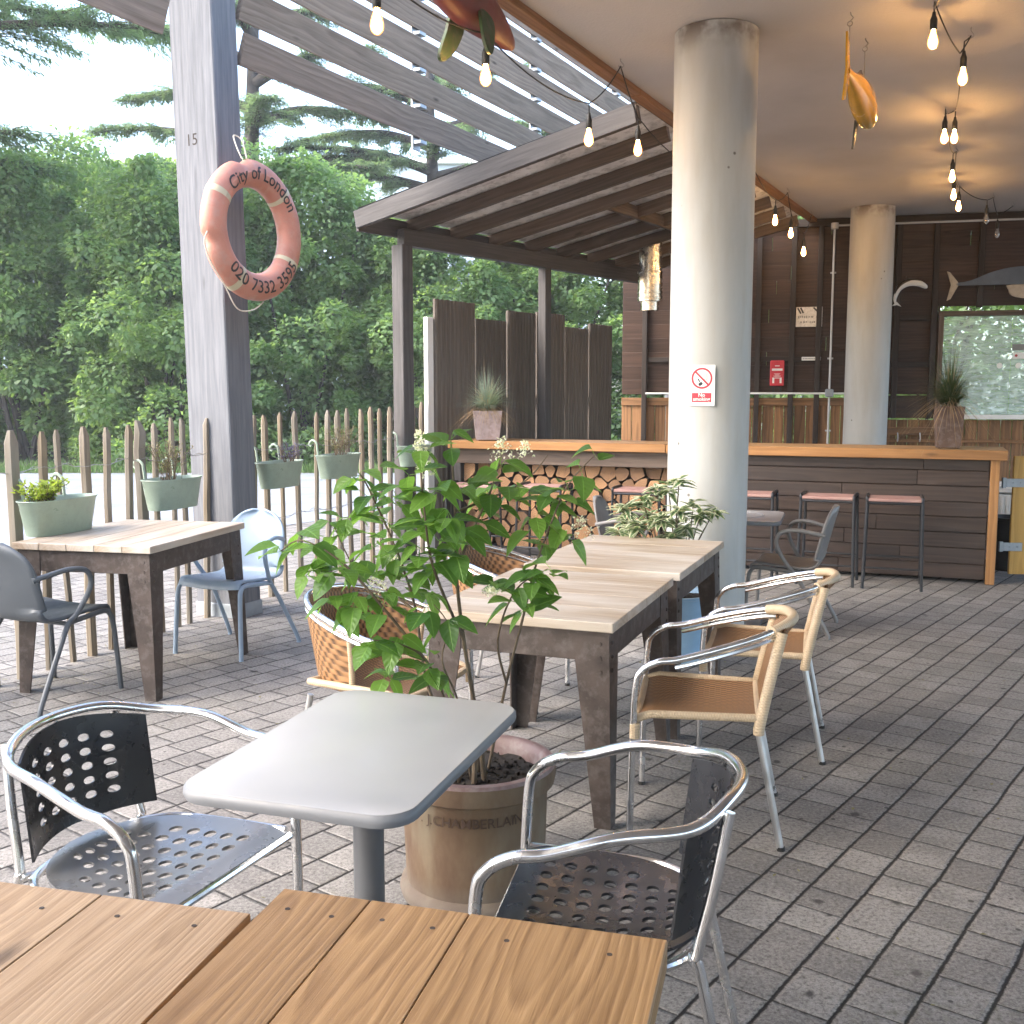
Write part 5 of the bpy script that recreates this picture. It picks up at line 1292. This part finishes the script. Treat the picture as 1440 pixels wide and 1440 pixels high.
# ------------------------------------------------------------------ right edge: gate, bucket, white bin
gt = thing('bar_gate', 'yellow varnished plank gate with galvanised strap hinges at the right edge', 'gate', (4.10, 8.52, 0), R(-6))
k = MB()
for i in range(4): k.box((.09 + .142 * i, 0, .56), (.139, .03, .98), b=.004)
k.build('planks', M['yellow_wood'], gt)
for z in (.83, .30):
    h = MB(); h.box((.04, -.02, z), (.15, .008, .07), b=.002); h.box((-.05, -.01, z), (.03, .03, .085), b=.003)
    for x in (.02, .08): h.lathe([(.009, 0), (.008, .005), (0, .006)], 10, (x, -.024, z), Matrix.Rotation(R(90), 3, 'X'))
    h.build('strap_hinge', M['steel'], gt)
bk = thing('bucket', 'black plastic bucket standing behind the yellow gate', 'bucket', (4.42, 9.15, 0))
k = MB(); k.lathe([(.12, 0), (.165, .45), (.185, .46), (.185, .475), (.16, .475), (.118, .02)], 28); k.build('tub', M['black_rubber'], bk)
k = MB(); k.box((-.17, -.06, .44), (.06, .04, .03), b=.006); k.build('lug', M['black_rubber'], bk)
wb = thing('ribbed_bin', 'white ribbed cabinet behind the gate at the right edge', 'cabinet', (4.75, 9.75, 0), BRZ)
k = MB(); k.box((0, 0, .32), (.7, .4, .62)); [k.box((-.32 + .05 * i, -.205, .36), (.028, .012, .5), b=.004) for i in range(14)]; k.build('ribbed_body', M['white'], wb)
MB().box((0, 0, .68), (.74, .45, .08), b=.012).build('lid', M['white'], wb)

# ------------------------------------------------------------------ trees, bushes, building beyond
random.seed(77)
def bush_mesh(n, rx, ry, h, LW):
    fo = MB(); bl = []
    for i in range(150):
        a = rnd(0, 6.28); u = random.random() ** .4; z = rnd(.03, .97)
        sh_ = (1 - max(0, z - .35) ** 1.5 * .9) * rnd(.75, 1.12)
        bl.append((V3((math.cos(a) * rx * u * sh_, math.sin(a) * ry * u * sh_, h * z)), rnd(.22, .85) * min(rx, 2) * .42))
    for i in range(n):
        c, r = random.choice(bl)
        d = V3((random.gauss(0, 1), random.gauss(0, 1), random.gauss(0, 1) + .3)).normalized()
        rr = r * (.62 + .38 * random.random() ** .5 + max(0, random.gauss(0, .22))); p = c + V3((d.x * rr, d.y * rr, d.z * rr * .8))
        if p.z < .05: continue
        L = LW * rnd(.6, 1.3)
        fo.chip(p, d * .6 + V3((rnd(-1, 1), rnd(-1, 1), rnd(-.9, .3))), d + V3((0, 0, .7)), L, L * rnd(.5, .7))
    return fo
def make_bush(name, label, mat, n, rx, ry, h, LW, grp):
    t = thing(name, label, 'bush', (0, 0, 0), 0, grp)
    bush_mesh(n, rx, ry, h, LW).build('foliage', M[mat], t, 80)
    for i in range(6):
        a = rnd(0, 6.28); e = V3((math.cos(a) * rx * .5, math.sin(a) * ry * .5, h * rnd(.5, .8)))
        MB().tube(cat([(rnd(-.2, .2), rnd(-.2, .2), 0), e * .4 + V3((rnd(-.2, .2), rnd(-.2, .2), 0)), e], 4), [.07 - .006 * q for q in range(9)], 7).build('stem', M['trunk'], t)
    return t
BG = 'bushes in the tall hedge beyond the path'
hA = make_bush('hedge_bush', 'dense broadleaf bush merging into the tall green hedge beyond the fence', 'hedge', 52000, 2.9, 2.0, 7.2, .135, BG)
hB = make_bush('hedge_bush', 'paler yellow green bush merging into the tall hedge beyond the fence', 'hedge_pale', 44000, 2.5, 1.8, 6.0, .14, BG)
la, lb_ = hA['label'], hB['label']
hA.location = (-11.6, 24.6, 0); hB.location = (-9.6, 26.3, 0)
for i, (x, y, s_, zs, k_) in enumerate([(-14.8, 26, 1, 1.2, 'A'), (-8.0, 24.2, .95, .92, 'A'), (-4.9, 24.6, 1.0, .95, 'A'), (-10.4, 28.5, 1.1, 1.3, 'B'), (-6.3, 26.2, 1, 1.0, 'B'), (-1.9, 24.8, .95, .82, 'A'), (1.2, 25.4, 1, .84, 'A'), (-3.2, 27, 1, 1.06, 'B'), (4.2, 26, 1, .95, 'A'), (-13, 28.5, 1.1, 1.22, 'B'), (.2, 28, 1, 1.02, 'B'), (7.4, 27, 1.1, .9, 'A'), (-18, 26.5, 1.1, 1.1, 'A')]):
    o = copy_thing(hA if k_ == 'A' else hB, (x, y, 0), rnd(0, 6.28), la if k_ == 'A' else lb_); o.scale = (s_, s_, zs)
# bushes seen through the hatch window and behind the boarded wall
hC = make_bush('shrub', 'leafy green shrub growing outside the hatch window of the back wall', 'hedge_pale', 9000, 2.2, 1.4, 4.2, .14, 'shrubs outside the hatch window')
hC.location = (6.6, 16.8, 0)
for x, y, zs in ((9.6, 16.4, 1.05), (8.0, 18.4, 1.15)):
    o = copy_thing(hC, (x, y, 0), rnd(0, 6.28), hC['label']); o.scale = (1, 1, zs)

def cedar(label, loc, H, r0, limbs, lean=0):
    t = thing('cedar_tree', label, 'tree', loc, 0, 'cedar trees behind the hedge')
    tp = cat([(0, 0, 0), (lean * .3, 0, H * .35), (lean * .7, 0, H * .7), (lean, 0, H)], 6)
    MB().tube(tp, [r0 * (1 - .8 * i / (len(tp) - 1)) for i in range(len(tp))], 12).build('trunk', M['trunk'], t, 60)
    fo, lm = MB(), MB()
    for z, az, L, rise in limbs:
        b = V3((lean * z / H, 0, z)); d = V3((math.cos(R(az)), math.sin(R(az)), 0)); e = b + d * L + V3((0, 0, rise))
        p = cat([b, b + d * L * .35 + V3((0, 0, rise * .55 + L * .05)), b + d * L * .7 + V3((0, 0, rise * .85 + L * .04)), e], 6); n = len(p)
        lm.tube(p, [r0 * .42 * (1 - .88 * i / n) for i in range(n)], 7)
        for i in range(3, n):
            for q in range(5):
                a = R(az) + rnd(-1.5, 1.5); l_ = L * rnd(.12, .30) * (1.15 - .6 * i / n); dd = V3((math.cos(a), math.sin(a), rnd(-.18, .12)))
                s0 = p[i] + V3((0, 0, rnd(-.08, .08)))
                lm.tube([s0, s0 + dd * l_ * .9 + V3((0, 0, -.02 * l_))], [.014, .004], 4)
                m_ = int(l_ * 80) + 14
                for w in range(m_):
                    u = random.random(); c = s0 + dd * (l_ * u) + V3((rnd(-.12, .12), rnd(-.12, .12), rnd(-.05, .06) - .1 * u * u))
                    fo.chip(c, dd + V3((rnd(-.8, .8), rnd(-.8, .8), rnd(-.75, .15))), (0, 0, 1), rnd(.1, .22), rnd(.025, .05))
    lm.build('limbs', M['trunk'], t, 60); fo.build('foliage', M['cedar'], t, 80)
    return t
cedar('tall cedar tree at the left whose flat boughs hang across the white sky', (-15.6, 22, 0), 15, .42, [(6.0, -8, 5.6, .7), (6.2, 24, 5.0, .4), (7.4, 2, 8.2, 1.6), (7.9, -12, 6.6, 1.7), (8.6, 18, 6.0, 1.2), (10.2, -4, 6.4, 1.2), (9.2, 190, 5, .8), (11.5, 60, 4.6, .6), (12.4, -30, 4, .6), (9, -80, 3.6, .6)], .5)
cedar('cedar tree with bent trunk behind the hedge, right of the heavy grey post', (-8.8, 34.5, 0), 15.5, .45, [(8.6, 0, 4.6, .4), (9.2, 190, 4.6, .6), (9.6, -70, 4.2, .3), (10.2, 30, 4.4, .7), (10.6, 160, 4.6, .8), (11.4, -20, 4.2, .6), (12.0, 200, 4, .6), (12.8, -100, 3.6, .4), (13.2, 20, 3.6, .6), (14.2, 150, 3.2, .4), (8.2, -30, 5.0, .1)], .7)
cedar('cedar tree with layered flat boughs behind the hedge, above the shelter roof', (-2.4, 36, 0), 13, .42, [(8.4, 185, 5.0, .3), (8.8, 0, 4.8, .3), (9.2, -80, 4.2, .2), (9.8, 160, 4.8, .6), (10.3, 25, 4.4, .5), (11.0, 200, 3.8, .5), (11.4, -30, 3.6, .4), (12.0, 90, 3.2, .4), (9.0, 215, 5.2, .1)], -.4)

bd = thing('pale_building', 'pale blue grey building glimpsed beyond the trees', 'building', (0, 0, 0))
MB().box((-14, 68, 7.4), (38, 12, 14.8), b=.05).build('wall', M['building'], bd)
for z in (5.2, 8.6, 12.0):
    for i in range(9): MB().box((-31 + 4.1 * i, 61.96, z), (2.7, .12, 1.5), b=.02).build('window', M['windows'], bd)
k = MB(); k.box((-14, 68, 14.95), (38.6, 12.6, .3), b=.05); k.build('roof', M['white'], bd)

# ------------------------------------------------------------------ light, sky, camera
w = bpy.data.worlds.new('World'); S.world = w; w.use_nodes = True
nt = w.node_tree; sk = nt.nodes.new('ShaderNodeTexSky'); sk.sky_type = 'NISHITA'; sk.sun_disc = False
SUN_EL, SUN_AZ = R(42), R(-112)          # azimuth from straight ahead, negative = left
sk.sun_elevation = SUN_EL; sk.sun_rotation = SUN_AZ; sk.air_density = 1.0; sk.dust_density = 3.0; sk.ozone_density = 1.0
nt.links.new(sk.outputs[0], nt.nodes['Background'].inputs[0]); nt.nodes['Background'].inputs[1].default_value = .15
sl = bpy.data.lights.new('Sun', 'SUN'); sl.energy = .5; sl.angle = R(32); sl.color = (1, .97, .92)
so = bpy.data.objects.new('Sun', sl); COL.objects.link(so)
dirn = V3((math.sin(SUN_AZ) * math.cos(SUN_EL), math.cos(SUN_AZ) * math.cos(SUN_EL), math.sin(SUN_EL)))
so.rotation_euler = dirn.to_track_quat('Z', 'Y').to_euler()
cam = bpy.data.cameras.new('Camera'); cam.sensor_width = 36; cam.lens = 36 * FPX / 1440; cam.clip_start = .05; cam.clip_end = 500
co = bpy.data.objects.new('Camera', cam); COL.objects.link(co); co.location = (0, 0, EYE); co.rotation_euler = (R(90) - PITCH, 0, 0)
S.camera = co
hz = MB().box((0, 35, 11), (110, 130, 24), b=.01)
HZ = bpy.data.materials.new('pale haze'); HZ.use_nodes = True; q_ = HZ.node_tree; q_.nodes.remove(q_.nodes['Principled BSDF'])
pv = q_.nodes.new('ShaderNodeVolumePrincipled'); pv.inputs['Density'].default_value = .0014; pv.inputs['Color'].default_value = (.92, .95, 1, 1); q_.links.new(pv.outputs[0], q_.nodes['Material Output'].inputs['Volume'])
tag(hz.build('haze', HZ), kind='stuff')
S.render.engine = 'CYCLES'
S.cycles.use_denoising = True
S.cycles.max_bounces = 7; S.cycles.diffuse_bounces = 4; S.cycles.glossy_bounces = 4; S.cycles.transparent_max_bounces = 8; S.cycles.sample_clamp_indirect = 6
S.view_settings.view_transform = 'Standard'; S.view_settings.look = 'None'; S.view_settings.exposure = 2.74; S.view_settings.gamma = 1
